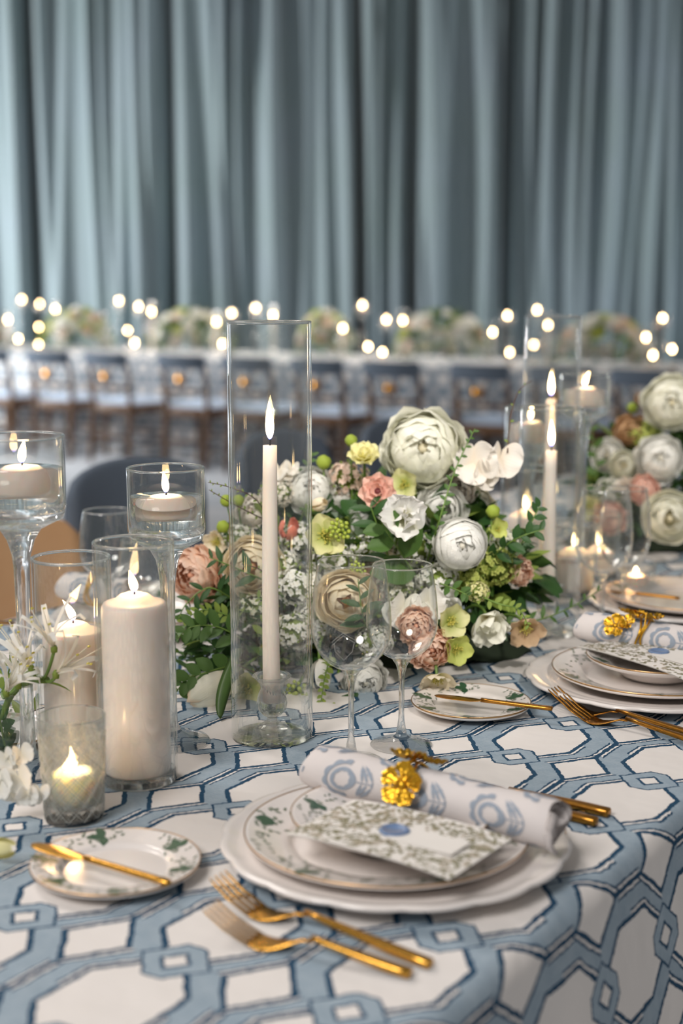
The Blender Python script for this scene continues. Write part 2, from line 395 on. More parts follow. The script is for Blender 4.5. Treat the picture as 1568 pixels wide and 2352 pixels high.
# far table, parallel to the row of chairs
FA=P3(0,1000,11.3); FB=P3(1568,1000,8.4); FA.z=FB.z=0
_d=(FB-FA).normalized(); _n=Vector((-_d.y,_d.x,0))
FROT=atan2(_d.y,_d.x)
def FT(a,b,z=TZ): # a along row from left, b away from camera, origin at chair row
    p=FA+_d*a+_n*b; return Vector((p.x,p.y,z))
def FTc(a,b,z): return FT(a,-b,z)
tablecloth(-2.0,8.0,-1.55,-.30,FTc,'tablecloth','blue and white lattice tablecloth on the far table behind the chairs',na=160)
table(FTc,-1.9,7.9,-1.50,-.35,'long banquet table at the back under the far lattice tablecloth',6)
# ------------------------------------------------------------------ chairs
def chair(label, loc, rz, group=None, style='far'):
    t=thing('dining_chair',label,'chair',loc,rz,group)
    W=M['darkwood'] if style=='far' else M['wood']
    # front is +y (towards table), back at -y
    rbox(-.20,.20,-.20,.21,.375,.44,.008).obj('seat_frame',W,t)
    def cu(u,v):
        x=-.195+.39*u; y=-.19+.395*v; e=min(u,1-u,v,1-v); return (x,y,.44+.042*min(1,(e*9))**.5 if e>0 else .44)
    grid(cu,12,12).obj('seat_cushion',M['cushion'] if style=='far' else M['whitefab'],t)
    for sx in (-1,1):
        tube([(sx*.185,.19,0),(sx*.18,.185,.40)],[.016,.024],8).obj('leg',W,t)
        tube([(sx*.185,-.24,0),(sx*.182,-.19,.42),(sx*.182,-.20,.62),(sx*.185,-.245,.80)],[.017,.023,.018,.015],8).obj('back_post',W,t)
    for y,z in ((.19,.20),(-.21,.20)): tube([(-.18,y,z),(.18,y,z)],.009,8).obj('stretcher',W,t)
    for sx in (-1,1): tube([(sx*.18,.19,.15),(sx*.183,-.21,.15)],.009,8).obj('stretcher',W,t)
    zt=.82
    def rail(z0,z1,th,mat,nm,bow=.035):
        def f(u,v):
            # closed rounded strip
            a=2*pi*u; x=-.20+.40*v; yb=-.245-bow*(1-(x/.2)**2); c,s=cos(a),sin(a)
            return (x, yb+th*(abs(c)**.6)*(1 if c>0 else -1), (z0+z1)/2+(z1-z0)/2*(abs(s)**.6)*(1 if s>0 else -1))
        g=grid(f,14,10,True); n=len(g.v); g.f.append(tuple(range(13,-1,-1))); g.f.append(tuple(n-14+i for i in range(14))); return g.obj(nm,mat,t)
    rail(.715,zt,.018,M['bluefab'],'top_rail')
    rail(.55,.575,.009,W,'lower_rail',.01)
    for x in (-.07,.07): tube([(x,-.235-.03,.73),(x*.4,-.24,.565)],.007,6).obj('splat',W,t)
    g=lathe([(0.0,-.008),(.03,-.007),(.038,0),(.03,.007),(0,.008)],14).xf(Matrix.Translation((0,-.262,.645))@Matrix.Rotation(pi/2,4,'X')); g.obj('back_medallion',M['antique'],t)
    return t
xs=[-60,35,165,300,467,615,776,940,1142,1322,1512]
CL=['far-row chair cut by the left edge of the picture','first whole blue-topped chair of the far row','second blue-topped chair of the far row from the left','third blue-topped chair of the far row from the left','blue-topped far chair just left of the tall glass cylinder','blue-topped far chair seen through the tall glass cylinder','blue-topped far chair just right of the tall glass cylinder','blue-topped far chair behind the big cream peony','blue-topped far chair left of the right candle group','blue-topped far chair seen behind the right candle group','blue-topped far chair at the right edge of the picture']
c0=None
for i,px in enumerate(xs):
    d=ray(px,1000); # intersect with row line
    den=d.x*_d.y-d.y*_d.x; s=(FA.x*_d.y-FA.y*_d.x)/den; p=Vector((d.x*s,d.y*s,0))
    if c0 is None: c0=chair(CL[i],p,FROT,'blue-topped chairs along the far table'); o=c0
    else: o=copy_tree(c0); o.location=p; o['label']=CL[i]
    o.rotation_euler=(0,0,FROT+random.uniform(-.06,.06))
# chairs across the near table
def big_chair(label, loc, rz, back):
    t=thing('dining_chair',label,'chair',loc,rz); W=M['wood']
    rbox(-.22,.22,-.22,.22,.40,.45,.01).obj('seat_frame',W,t)
    rbox(-.21,.21,-.21,.21,.45,.50,.02).obj('seat_cushion',M['whitefab'],t)
    for sx in (-1,1):
        tube([(sx*.20,.19,0),(sx*.20,.19,.40)],[.016,.022],8).obj('leg',W,t); tube([(sx*.20,-.20,0),(sx*.20,-.20,.5)],[.016,.022],8).obj('leg',W,t)
    mat=M['bluefab'] if back=='blue' else W; z0,z1=(.52,.90) if back=='blue' else (.56,.84)
    def f(u,v):
        a=2*pi*u; x=-.21+.42*v; k=(1-(x/.21)**2); th=.022; c,s=cos(a),sin(a)
        zz=z1-.05*(1-sqrt(max(0,k)))*1.2; return (x,-.23-.05*k+th*(abs(c)**.6)*(1 if c>0 else -1),(z0+zz)/2+(zz-z0)/2*(abs(s)**.5)*(1 if s>0 else -1))
    g=grid(f,20,16,True); n=len(g.v); g.f.append(tuple(range(19,-1,-1))); g.f.append(tuple(n-20+i for i in range(20))); g.obj('backrest',mat,t)
    for sx in (-1,1): tube([(sx*.195,-.20,.48),(sx*.195,-.225,z0+.08)],.016,8).obj('back_post',W,t)
    return t
def across(px,Y,rz):
    p=P3(px,1000,Y); p.z=0; return p-Vector((.25*sin(radians(rz)),-.25*cos(radians(rz)),0))
big_chair('slate blue upholstered chair across the near table behind the left glassware', across(300,3.3,-128), radians(-128), 'blue')
big_chair('tan wooden chair with white seat cut by the left edge', across(-50,2.85,-140), radians(-140), 'wood')
big_chair('slate blue chair seen through the tall glass cylinder across the near table', across(640,3.95,-123), radians(-123), 'blue')
big_chair('slate blue chair behind the cream peony across the near table', across(905,4.3,-123), radians(-123), 'blue')
# ------------------------------------------------------------------ glassware and candles
def shell(ro,ri,z0,z1,zb,seg=64):
    # open vessel: outer wall up, rounded lip, inner wall down to the inner bottom zb
    rm=(ro+ri)/2; th=(ro-ri)/2
    return lathe([(0,z0),(ro*.94,z0),(ro,z0+.003)]+[(ro,z0+(z1-z0)*k/6) for k in range(1,6)]+[(rm+th*cos(radians(a)),z1+th*sin(radians(a))) for a in (0,45,90,135,180)]+[(ri,z1-(z1-zb)*k/6) for k in range(1,6)]+[(ri,zb+.003),(ri*.9,zb),(0.0,zb)],seg,True)
def lip(r,th,z,mat,par,name='rim',seg=64):
    return lathe([(r+th*cos(2*pi*k/10),z+th*sin(2*pi*k/10)) for k in range(10)],seg,True).obj(name,mat,par)
def flame_mb(h=.032,r=.0052,lean=0,seg=14):
    pr=[]
    for i in range(15):
        t=i/14; rr=r*(sin(pi*min(1,t**.75))**.9)*(1-.25*t) if 0<t<1 else 0.0001
        pr.append((rr,t*h))
    g=lathe(pr,seg); 
    for i,v in enumerate(g.v):
        t=v[2]/h; g.v[i]=(v[0]+lean*h*t*t,v[1],v[2])
    return g
def flame(par,z,h=.032,r=.0052,lean=0,light=.35,mat=None):
    o=flame_mb(h,r,lean).obj('flame',mat or M['flame'],par); o.location=(0,0,z)
    tube([(0,0,-.0075),(.0005,0,.0),(lean*.004,0,.0035)],.0011,6).obj('wick',M['wick'],par).location=(0,0,z)
    if light:
        l=bpy.data.lights.new('flame_light','POINT'); l.energy=light; l.color=(1.0,.62,.30); l.shadow_soft_size=.006
        q=bpy.data.objects.new('flame_light',l); COL.objects.link(q); q.parent=par; q.location=(lean*h*.3,0,z+h*.5)
        l.cycles.use_multiple_importance_sampling=False if hasattr(l,'cycles') else False
    return o
def floating_holder(label,base,rad,zrim,zbot,zwater,cr,cz0,cz1,flabel,lean=0,dx=0,basr=.047,stem=.0085,fh=.026):
    b=Vector(base); t=thing('floating_candle_stand',label,'candle stand',b)
    z=lambda zz: zz-b.z
    th=.0022; ri=rad-th
    shell(rad,ri,z(zbot)+.012,z(zrim),z(zbot)+.020).obj('bowl',M['thin'],t)
    lip(rad-th/2,.0014,z(zrim),M['glass'],t)
    # thick base of the bowl and funnel into the stem
    zb=z(zbot); prof=[(0,zb+.018),(ri-.001,zb+.018),(rad*.985,zb+.012),(rad*.93,zb+.004),(rad*.72,zb-.001),(rad*.45,zb-.008),(rad*.30,zb-.020),(stem*1.25,zb-.036),(stem*1.05,zb-.05),(stem,zb-.07)]
    for k in range(1,8): prof.append((stem*(1-.10*sin(pi*k/8)), (zb-.07)*(1-k/8)+.030*k/8))
    prof+= [(stem*1.05,.024),(stem*1.5,.014),(stem*2.6,.008),(basr*.7,.0045),(basr*.97,.003),(basr,.0015),(basr*.97,.0),(0,.0)]
    lathe(prof[::-1],56).obj('stem',M['glass'],t)
    wat=tag(lathe([(0,z(zbot)+.0205),(ri-.0006,z(zbot)+.0205),(ri-.0004,z(zwater)),(0,z(zwater))],56).obj('water',M['water']), 'clear water filling the bowl of the '+flabel.split('|')[1],'water'); wat.location=b
    h=cz1-cz0; c=thing('floating_candle',flabel.split('|')[0],'candle',(b.x+dx,b.y,cz0))
    lathe([(0,0),(cr*.9,0),(cr*.97,.003),(cr,.010),(cr,h-.010),(cr*.985,h-.008),(cr*.92,h-.004),(cr*.84,h+.001),(cr*.62,h+.0055),(cr*.3,h+.0070),(0,h+.006)],48).obj('wax',M['wax'],c)
    flame(c,h+.0085,fh,.0048,lean); return t
CANS=dict(F='left')
p=at(75,1770); zr=hz(p.y,1002)
floating_holder('tall-stemmed glass bowl stand cut by the left edge, nearest the camera',p+Vector((-.004,0,0)),.0505,zr,hz(p.y,1198),hz(p.y,1076),.0300,hz(p.y,1132),hz(p.y,1082),'ivory floating candle in the leftmost stemmed bowl|leftmost stemmed bowl',.15,dx=.004)
p=at(392,1703); zr=hz(p.y,1075)
floating_holder('stemmed glass bowl stand behind the front pillar candle',p,.0452,zr,hz(p.y,1246),hz(p.y,1140),.0280,hz(p.y,1186),hz(p.y,1149),'ivory floating candle in the stemmed bowl behind the front pillar|stemmed bowl behind the front pillar',-.1)
def pillar_set(label,clabel,base,rad,zrim,cr,ztop,lean,thick=.010,big=True,low=0,zc0=None):
    b=Vector(base); t=thing('cylinder_vase',label,'vase',b); H=zrim-b.z
    shell(rad,rad-.0028,.0004,H,thick,64).obj('glass_wall',M['thin'],t); lip(rad-.0014,.0018,H,M['glass'],t)
    lathe([(0,.0),(rad*.95,.0),(rad*.995,.003),(rad*.995,thick-.002),(rad*.97,thick),(0,thick)],56).obj('base',M['glass'],t)
    c=thing('pillar_candle',clabel,'candle',(b.x,b.y,b.z+thick+.0006)); h=ztop-b.z-thick
    lathe([(0,0),(cr*.985,0),(cr,.002)]+[(cr,h*k/8) for k in range(1,8)]+[(cr,h-.008),(cr*.985,h-.003),(cr*.93,h+.001),(cr*.80,h+.002),(cr*.62,h+.0045),(cr*.45,h+.0095),(cr*.28,h+.0115),(cr*.12,h+.0105),(0,h+.009)],56).obj('wax',M['wax'],c)
    flame(c,h+.0125,.024,.0052,lean,.4); return t
pF=at(318,1789); pillar_set('clear glass cylinder around the tall front pillar candle','tall ivory pillar candle at the front left',pF,.0437,hz(pF.y,1245),.0362,hz(pF.y,1387),-.2)
pR=at(177,1752); pillar_set('shorter clear glass cylinder left of the front pillar candle','shorter ivory pillar candle behind the cut-glass votive',pR,.0440,hz(pR.y,1281),.0345,hz(pR.y,1452),-.45)
# cut-glass votive
def cut_votive():
    b=at(171,1879); t=thing('cut_glass_votive_holder','cut-glass tumbler votive holder with diamond pattern at the front left','votive holder',b)
    H=hz(b.y,1643)-b.z; r0,r1=.0300,.0345
    R=lambda k: r0+(r1-r0)*k
    nu,nv=112,64
    def out_(u,v):
        k=v; z=.0+H*k; r=R(k)
        if .06<k<.86:
            th=u*2*pi; a=(th*7/ (2*pi)*2 + k*5.2)%1; c=(th*7/(2*pi)*2 - k*5.2)%1
            g=min(min(a,1-a),min(c,1-c)); a2=((th*7/pi+k*5.2)*3)%1; c2=((th*7/pi-k*5.2)*3)%1; g2=min(min(a2,1-a2),min(c2,1-c2))
            r-= .0016*math.exp(-(g*14)**2)+.0005*math.exp(-(g2*5)**2)
        if k<.03: r*=.96+k*1.3
        return (r*cos(2*pi*u),r*sin(2*pi*u),z)
    g=grid(out_,nu,nv,True); n=len(g.v)
    # lip and inner wall
    rows=[(r1-.001,H+.0012),(r1-.0022,H),(R(.7)-.0026,H*.7),(R(.4)-.0028,H*.4),(R(.17)-.003,H*.17),(R(.1)-.008,H*.145),(.001,H*.14)]
    vs_=[];fs=[]
    for r,z in rows: vs_+=[(r*cos(2*pi*i/nu),r*sin(2*pi*i/nu),z) for i in range(nu)]
    g.v+=vs_; g.uv+=[(0,0)]*len(vs_)
    for j in range(len(rows)):
        a=n-nu+j*nu
        for i in range(nu): k=(i+1)%nu; g.f.append((a+i,a+k,a+nu+k,a+nu+i))
    g.f.append(tuple(n+(len(rows)-1)*nu+i for i in range(nu))); g.f.append(tuple(range(nu-1,-1,-1)))
    g.obj('tumbler',M['cut'],t)
    M['cutline']=pbr('bright_cut_edges',S(214,216,210),.18,0,S(190,194,186),200,0,60,.8)
    mm=M['cutline'].node_tree; o_=[n for n in mm.nodes if n.type=='OUTPUT_MATERIAL'][0]; src=o_.inputs[0].links[0].from_socket
    tr=mm.nodes.new('ShaderNodeBsdfTransparent'); mx=mm.nodes.new('ShaderNodeMixShader'); mx.inputs[0].default_value=.45; mm.links.new(src,mx.inputs[1]); mm.links.new(tr.outputs[0],mx.inputs[2]); mm.links.new(mx.outputs[0],o_.inputs[0])
    ln=MB()
    for s_ in (1,-1):
        for q in range(12):
            ln.join(tube([((R(.05+.80*k/20)+.0001)*cos(2*pi*q/12+s_*k/20*2.5),(R(.05+.80*k/20)+.0001)*sin(2*pi*q/12+s_*k/20*2.5),H*(.05+.80*k/20)) for k in range(21)],.00045,4))
        for q in range(12):
            for d_ in (-.13,.13): ln.join(tube([((R(.05+.80*k/14)-.0002)*cos(2*pi*q/12+d_+s_*k/14*2.5),(R(.05+.80*k/14)-.0002)*sin(2*pi*q/12+d_+s_*k/14*2.5),H*(.05+.80*k/14)) for k in range(15)],.00025,3))
    ln.obj('diamond_cuts',M['cutline'],t)['kind']='stuff'
    c=thing('votive_candle','lit votive candle glowing inside the cut-glass tumbler','candle',b+Vector((0,0,H*.145)))
    lathe([(0,0),(.0190,0),(.0205,.003),(.0215,.033),(.0205,.035),(.017,.0345),(0,.0345)],40).obj('wax',M['votivewax'],c)
    flame(c,.036,.016,.0048,-.2,1.6)
cut_votive()
# hurricane + taper
def taper_set(base,rad,zrim,zc0,zc1,cr0,cr1,lab,holder=True,light=.5,fh=.046,wob=.0):
    b=Vector(base); t=thing('glass_hurricane_cylinder',lab[0],'vase',b); H=zrim-b.z
    shell(rad,rad-.0030,.0004,H,.0046,72).obj('glass_wall',M['thin'],t); lip(rad-.0015,.0017,H,M['glass'],t,seg=72)
    lathe([(0,0),(rad*.9,0),(rad*.99,.002),(rad*.99,.003),(rad*.9,.0042),(0,.0042)],56).obj('base',M['thin'],t)
    zf=b.z+.0048
    c=thing('taper_candle',lab[1],'candle',(b.x,b.y,zc0)); h=zc1-zc0
    pts=[(wob*sin(pi*k/8),0,h*k/8) for k in range(9)]
    tube(pts,[cr0+(cr1-cr0)*(k/8) for k in range(9)],20).obj('wax',M['wax'],c)
    flame(c,h+.006,fh,.0056,-.02,light)
    k=thing('candle_holder',lab[2],'candle holder',(b.x,b.y,zf)); zc=zc0-zf
    if holder:
        pr=[(0,0),(.0235,0),(.0240,.002),(.0215,.006),(.013,.011),(.0065,.016),(.0060,.020),(.011,.0225),(.0165,.029),(.0180,.038),(.0160,.048),(.0135,.056),(.0150,.062),(.0215,.069),(.0240,.0712),(.0225,.0722),(.0160,.068),(.0108,.062),(.0104,zc-.001),(0,zc-.001)]
        g=lathe(pr,48); 
        for i,v in enumerate(g.v):
            if .02<v[2]<.058:
                a=atan2(v[1],v[0]); f=1+.045*cos(a*10)*sin(pi*(v[2]-.02)/.038); r=sqrt(v[0]**2+v[1]**2)
                if r>.0115: g.v[i]=(v[0]*f,v[1]*f,v[2])
        g.obj('body',M['holder'],k)
    return t
b=at(625,1691); zf=b.z+.005
taper_set(b,.0492,hz(b.y,740),b.z+.044,hz(b.y,1023),.0108,.0083,['tall clear glass cylinder standing left of centre in front of the flowers','tall ivory taper candle inside the big central cylinder','clear glass candle holder with flared cup inside the big central cylinder'],wob=-.001)
b=at(1256,1452); taper_set(b,.0500,hz(b.y,937),b.z+.05,hz(b.y,1035),.0103,.0085,['medium clear glass cylinder at the right behind the flowers','ivory taper candle in the medium right-hand cylinder','glass candle holder under the taper in the medium right-hand cylinder'],fh=.042)
b=at(1255,1363); taper_set(b,.0492,hz(b.y,727),b.z+.05,hz(b.y,917),.0103,.0085,['tall clear glass cylinder at the right, behind the medium one','ivory taper candle in the tallest right-hand cylinder','glass candle holder under the taper in the tallest right-hand cylinder'],fh=.042)
# right hand cluster
b=P3(1330,1340,2.62); b.z=TZ; floating_holder('tallest stemmed glass bowl stand in the right-hand candle group',b,.0465,hz(b.y,858),hz(b.y,955),hz(b.y,893),.0290,hz(b.y,930),hz(b.y,897),'ivory floating candle high in the right-hand group|tall right-hand bowl',.3)
b=P3(1210,1340,2.55); b.z=TZ; floating_holder('lower stemmed glass bowl stand in the right-hand candle group',b,.0465,hz(b.y,936),hz(b.y,1040),hz(b.y,972),.0290,hz(b.y,1010),hz(b.y,975),'ivory floating candle low in the right-hand group|lower right-hand bowl',.1)
def simple_pillar(px,Y,rimy,ctopy,cw,lab,rad=.044,lean=-.1):
    b=P3(px,1340,Y); b.z=TZ; pillar_set(lab[0],lab[1],b,rad,hz(Y,rimy),cw,hz(Y,ctopy),lean)
simple_pillar(1204,2.44,1075,1186,.031,['glass cylinder behind the centrepiece left of the right tapers','ivory pillar candle half hidden left of the right tapers'])
simple_pillar(1318,2.46,1204,1272,.033,['low glass cylinder right of the right tapers','ivory pillar candle right of the right tapers'],.040)
simple_pillar(1372,2.60,1180,1268,.030,['glass cylinder standing behind the low right-hand one','ivory pillar candle behind the right wine glasses'],.040)
def small_votive(px,py,lab,s=1.0):
    b=at(px,py); t=thing('votive_holder',lab[0],'votive holder',b)
    lathe([(0,0),(.026,0),(.031,.010),(.033,.030),(.034,.062),(.0325,.062),(.031,.030),(.028,.014),(.02,.010),(0,.010)],40).obj('glass_wall',M['thin'],t)
    c=thing('votive_candle',lab[1],'candle',b+Vector((0,0,.0102))); lathe([(0,0),(.019,0),(.0205,.028),(.018,.030),(0,.029)],32).obj('wax',M['wax'],c); flame(c,.031,.014,.0045,0,.35)
small_votive(1458,1372,['small clear votive glass behind the right wine glasses','lit votive candle behind the right wine glasses'])
# wine glasses
def wine_glass(label,base,zrim,zbowl,rb,rr,rf,group=None,segs=56):
    b=Vector(base); t=thing('wine_glass',label,'wine glass',b,0,group); z1=zrim-b.z; z0=zbowl-b.z; h=z1-z0
    prof=[]
    for k in range(25):
        s=k/24
        if s<.42: q=s/.42; r=rb*sin(pi/2*q**.62)**.9
        else: q=(s-.42)/.58; r=rb+(rr-rb)*(q**1.7)
        prof.append((max(r,.0005),z0+h*s))
    th=.0009
    inner=[(max(r-th,.0004),z+ (.004*(1-min(1,(z-z0)/(h*.15))))) for r,z in prof]
    lathe([(r,z) for r,z in prof]+[(rr-th/2,z1+.0006)]+inner[::-1],segs,True).obj('bowl',M['thin'],t)
    lip(rr-th/2,.0009,z1,M['glass'],t,seg=segs)
    zs=z0+.0025; st=.0036
    pr=[(0,0),(rf*.97,0),(rf,.0012),(rf*.97,.0022),(rf*.7,.0035),(rf*.35,.0075),(rf*.18,.0135),(st*1.5,.021),(st,.032)]
    for k in range(1,6): pr.append((st*.93,.032+(zs-.052)*k/6))
    pr+= [(st*1.15,zs-.018),(st*1.9,zs-.008),(st*3.0,zs-.002),(rb*.30,zs+.0015),(rb*.22,zs+.003),(0,zs+.004)]
    lathe(pr,48).obj('stem',M['glass'],t); return t
b=at(806,1752); wg_=wine_glass('larger empty wine glass at the centre, in front and left',b,hz(b.y,1289),hz(b.y,1541),.0455,.0375,.038)
def etched(pts):
    q=[]
    for dx,py in pts:
        x=dx*(b.y-.02)/FPX; z=hz(b.y-.041,py)-b.z; q.append((x,-sqrt(max(0,.0462**2*(1-max(0,(.108-z)/.10)**2*.9)-x*x)),z))
    return tube(q,.00028,4)
ec=MB(); ec.join(etched([(-46,1476),(-34,1464),(-19,1452),(-6,1460),(10,1468)])); ec.join(etched([(-44,1482),(-33,1470),(-19,1458),(-6,1466),(8,1474)])); ec.join(etched([(-40,1476),(-38,1496),(-18,1514),(2,1494),(6,1474)]))
ptag(ec.obj('etched_crest',M['cutline'],wg_),'etched chevron crest on the bowl')
b=at(921,1711); wine_glass('smaller empty wine glass just right of the larger one',b,hz(b.y,1297),hz(b.y,1516),.0422,.0345,.0372)
b=at(1380,1436); wine_glass('larger wine glass of the second setting, left of its pair',b,hz(b.y,1122),hz(b.y,1320),.0460,.0375,.038)
b=at(1428,1412); wine_glass('smaller wine glass of the second setting, right of its pair',b,hz(b.y,1122),hz(b.y,1310),.0425,.0345,.037)
b=P3(252,1430,2.16); b.z=TZ; wine_glass('empty wine glass seen between the left bowl stands',b,hz(b.y,1173),hz(b.y,1330),.0445,.0365,.037)
b=P3(330,1430,2.30); b.z=TZ; wine_glass('wine glass across the table behind the front pillar candle',b,hz(b.y,1240),hz(b.y,1370),.040,.034,.036)
# ------------------------------------------------------------------ plates, cutlery, napkins, cards
M['leafp']=pbr('printed_dark_green_leaf',S(58,98,70),.3,0,S(40,78,56),60,0,60,.5,coat=.4)
M['sprigp']=pbr('printed_grey_green_sprig',S(136,146,128),.3,0,S(110,122,104),60,0,60,.5,coat=.4)
M['olivep']=pbr('printed_olive_leaf',S(150,146,118),.7,0,S(124,120,92),90)
M['card']=pbr('white_card_stock',S(240,236,230),.75)
M['seal']=pbr('blue_sealing_wax',S(112,138,176),.35,0,S(102,128,168),40,.2,150,.5)
M['napkin']=pbr('white_linen_napkin',S(226,220,218),.9,0,S(216,210,208),30,.25,700,.2)
M['napprint']=pbr('grey_blue_block_print',S(160,170,182),.9,0,S(142,154,170),160)
def leafpoly(L,W,n=6,bend=0):
    p=[]
    for i in range(n+1):
        t=i/n; w=W*sin(pi*t**.85); p.append((L*t,w+bend*t*t))
    q=[(L*i/n,-W*sin(pi*(i/n)**.85)+bend*(i/n)**2) for i in range(n,-1,-1)]
    return p,q
def decal_leaf(mb,fn,x,y,ang,L,W,n=5,bend=0):
    vs_=[];fs=[]; c,s=cos(ang),sin(ang)
    for i in range(n+1):
        t=i/n; w=W*sin(pi*min(1,(t*.96+.02))**.85); yy=bend*t*t
        for k in (w+yy,-w+yy): 
            u,v=L*t,k; vs_.append(fn(x+u*c-v*s,y+u*s+v*c))
    for i in range(n): fs.append((2*i,2*i+1,2*i+3,2*i+2))
    mb.add(vs_,fs)
def decal_blob(mb,fn,x,y,r,n=7,k=.0):
    vs_=[fn(x,y)]+[fn(x+r*(1+k*cos(3*a))*cos(a),y+r*(1+k*cos(3*a))*sin(a)) for a in [2*pi*i/n for i in range(n)]]
    mb.add(vs_,[(0,1+i,1+(i+1)%n) for i in range(n)])
def plate(label,R,z0,hgt,well,loc,rz,group=None,rimw=.3,gilt=True,motif=0,scal=0,name='dinner_plate',cat='plate',foot=True):
    t=thing(name,label,cat,Vector((loc.x,loc.y,z0)),rz,group)
    wr=R*well
    def prof(r): # top surface height
        if r<wr*.93: return hgt*.30
        if r<wr: k=(r-wr*.93)/(wr*.07); return hgt*(.30+.28*k*k*(3-2*k))
        k=(r-wr)/(R-wr); return hgt*(.58+.42*k**1.2)
    N=128 if scal else 72
    def sc(a,r): 
        if not scal: return 1
        k=max(0,(r/R-.72)/.28); return 1-.020*(1-abs(sin(a*scal/2))**.7)*k
    rows=[(r,prof(r)) for r in (0.0005,wr*.5,wr*.9,wr*.93,wr*.965,wr,wr+(R-wr)*.2,wr+(R-wr)*.45,wr+(R-wr)*.7,wr+(R-wr)*.88,R*.99)]
    if scal: # raised beads on the rim
        rows=[(r,prof(r)) for r in (0.0005,wr*.5,wr*.9,wr*.93,wr*.965,wr)]+[(wr+(R-wr)*k,prof(wr+(R-wr)*k)+dz) for k,dz in ((.1,0),(.2,.0014),(.3,.0),(.45,.0),(.52,.0012),(.6,0),(.75,0),(.86,.001),(.95,.0012))]
    rows+= [(R,prof(R)-.0015),(R*.995,prof(R)-.004),(R*.9,prof(R*.9)-.0055),(wr,prof(wr)-.006),(wr*.86,.003),(wr*.8,.0),(wr*.76,.0),(wr*.7,.003),(.0005,.003)]
    vs_=[];fs=[]
    for r,z in rows:
        for i in range(N):
            a=2*pi*i/N; k=sc(a,r); dz=0
            vs_.append((r*k*cos(a),r*k*sin(a),z+dz))
    m=len(rows)
    for j in range(m-1):
        for i in range(N): q=(i+1)%N; fs.append((j*N+i,j*N+q,(j+1)*N+q,(j+1)*N+i))
    fs.append(tuple(range(N-1,-1,-1))); fs.append(tuple((m-1)*N+i for i in range(N)))
    MB().add(vs_,fs).obj('body',M['china'],t)
    if gilt: lathe([(R*.997+.0007*cos(2*pi*k/8),prof(R)-.0010+.0012*sin(2*pi*k/8)) for k in range(8)],72,True).obj('gilt_rim',M['goldrim'],t)
    if motif:
        fn=lambda x,y:(x,y,prof(min(sqrt(x*x+y*y),R))+.0005); rr=random.Random(motif)
        g1,g2=MB(),MB(); rm=(wr+R)/2
        for a0 in (.5,1.75,2.9,3.95,5.2) if motif!=9 else (0.2,1.5,2.6,3.4,4.4,5.6):
            x,y=rm*cos(a0),rm*sin(a0); s=R/.135*.9 if R>.1 else .62
            for k in range(3 if motif%2 else 2): decal_leaf(g1,fn,x,y,a0+1.57+(k-1)*1.15+rr.uniform(-.2,.2),.026*s*rr.uniform(.7,1.1),.0075*s)
            for k in range(34):
                an=a0+rr.gauss(0,.26)+.12; rd=rm+rr.gauss(0,(R-wr)*.24); rd=min(rd,R*.95)
                decal_leaf(g2,fn,rd*cos(an),rd*sin(an),rr.uniform(0,6.28),.008*s,.0019*s,3)
            for k in range(5):
                an=a0+rr.gauss(0,.22); rd=min(rm+rr.gauss(0,(R-wr)*.2),R*.95); decal_blob(g2,fn,rd*cos(an),rd*sin(an),.0024*s,6,.3)
        g1.obj('printed_leaves',M['leafp'],t,False); g2.obj('printed_sprigs',M['sprigp'],t,False)
    return t
def cutlery_handle(L,w0,w1,h0,h1,z0=.0):
    # tapered squared bar along +x from 0 (neck) to L (end)
    vs_=[];fs=[]; n=10
    ring=[(-1,-.6),(-.6,-1),(.6,-1),(1,-.6),(1,.6),(.6,1),(-.6,1),(-1,.6)]
    xs_=[0]+[L*k/8 for k in range(1,8)]+[L*.992,L]; 
    for j,x in enumerate(xs_):
        k=x/L; w=w0+(w1-w0)*min(1,k*1.5); h=h0+(h1-h0)*min(1,k*1.5); q=.88 if j==len(xs_)-1 else 1
        for a,b in ring: vs_.append((x,a*w/2*q,z0+max(h0,h1)/2+b*h/2*q))
    m=8
    for j in range(len(xs_)-1):
        for i in range(m): fs.append((j*m+i,j*m+(i+1)%m,(j+1)*m+(i+1)%m,(j+1)*m+i))
    fs.append(tuple(range(m-1,-1,-1))); fs.append(tuple((len(xs_)-1)*m+i for i in range(m)))
    return MB().add(vs_,fs)
def strip(path,th=.0018):
    # path: list of (x, z, halfwidth); thick strip with rounded sides
    vs_=[];fs=[]; ring=[(-1,0),(-.85,-.5),(0,-.62),(.85,-.5),(1,0),(.85,.5),(0,.38),(-.85,.5)]
    for x,z,w in path:
        for a,b in ring: vs_.append((x,a*w,z+b*th))
    m=8;n=len(path)
    for j in range(n-1):
        for i in range(m): fs.append((j*m+i,j*m+(i+1)%m,(j+1)*m+(i+1)%m,(j+1)*m+i))
    fs.append(tuple(range(m-1,-1,-1))); fs.append(tuple((n-1)*m+i for i in range(m)))
    return MB().add(vs_,fs)
def orient(o,p0,p1):
    d=Vector(p1)-Vector(p0); o.location=p0; o.rotation_mode='QUATERNION'
    x=d.normalized(); z=Vector((0,0,1)); z=(z-x*z.dot(x)).normalized(); y=z.cross(x)
    o.rotation_quaternion=Matrix((x,y,z)).transposed().to_quaternion(); return o
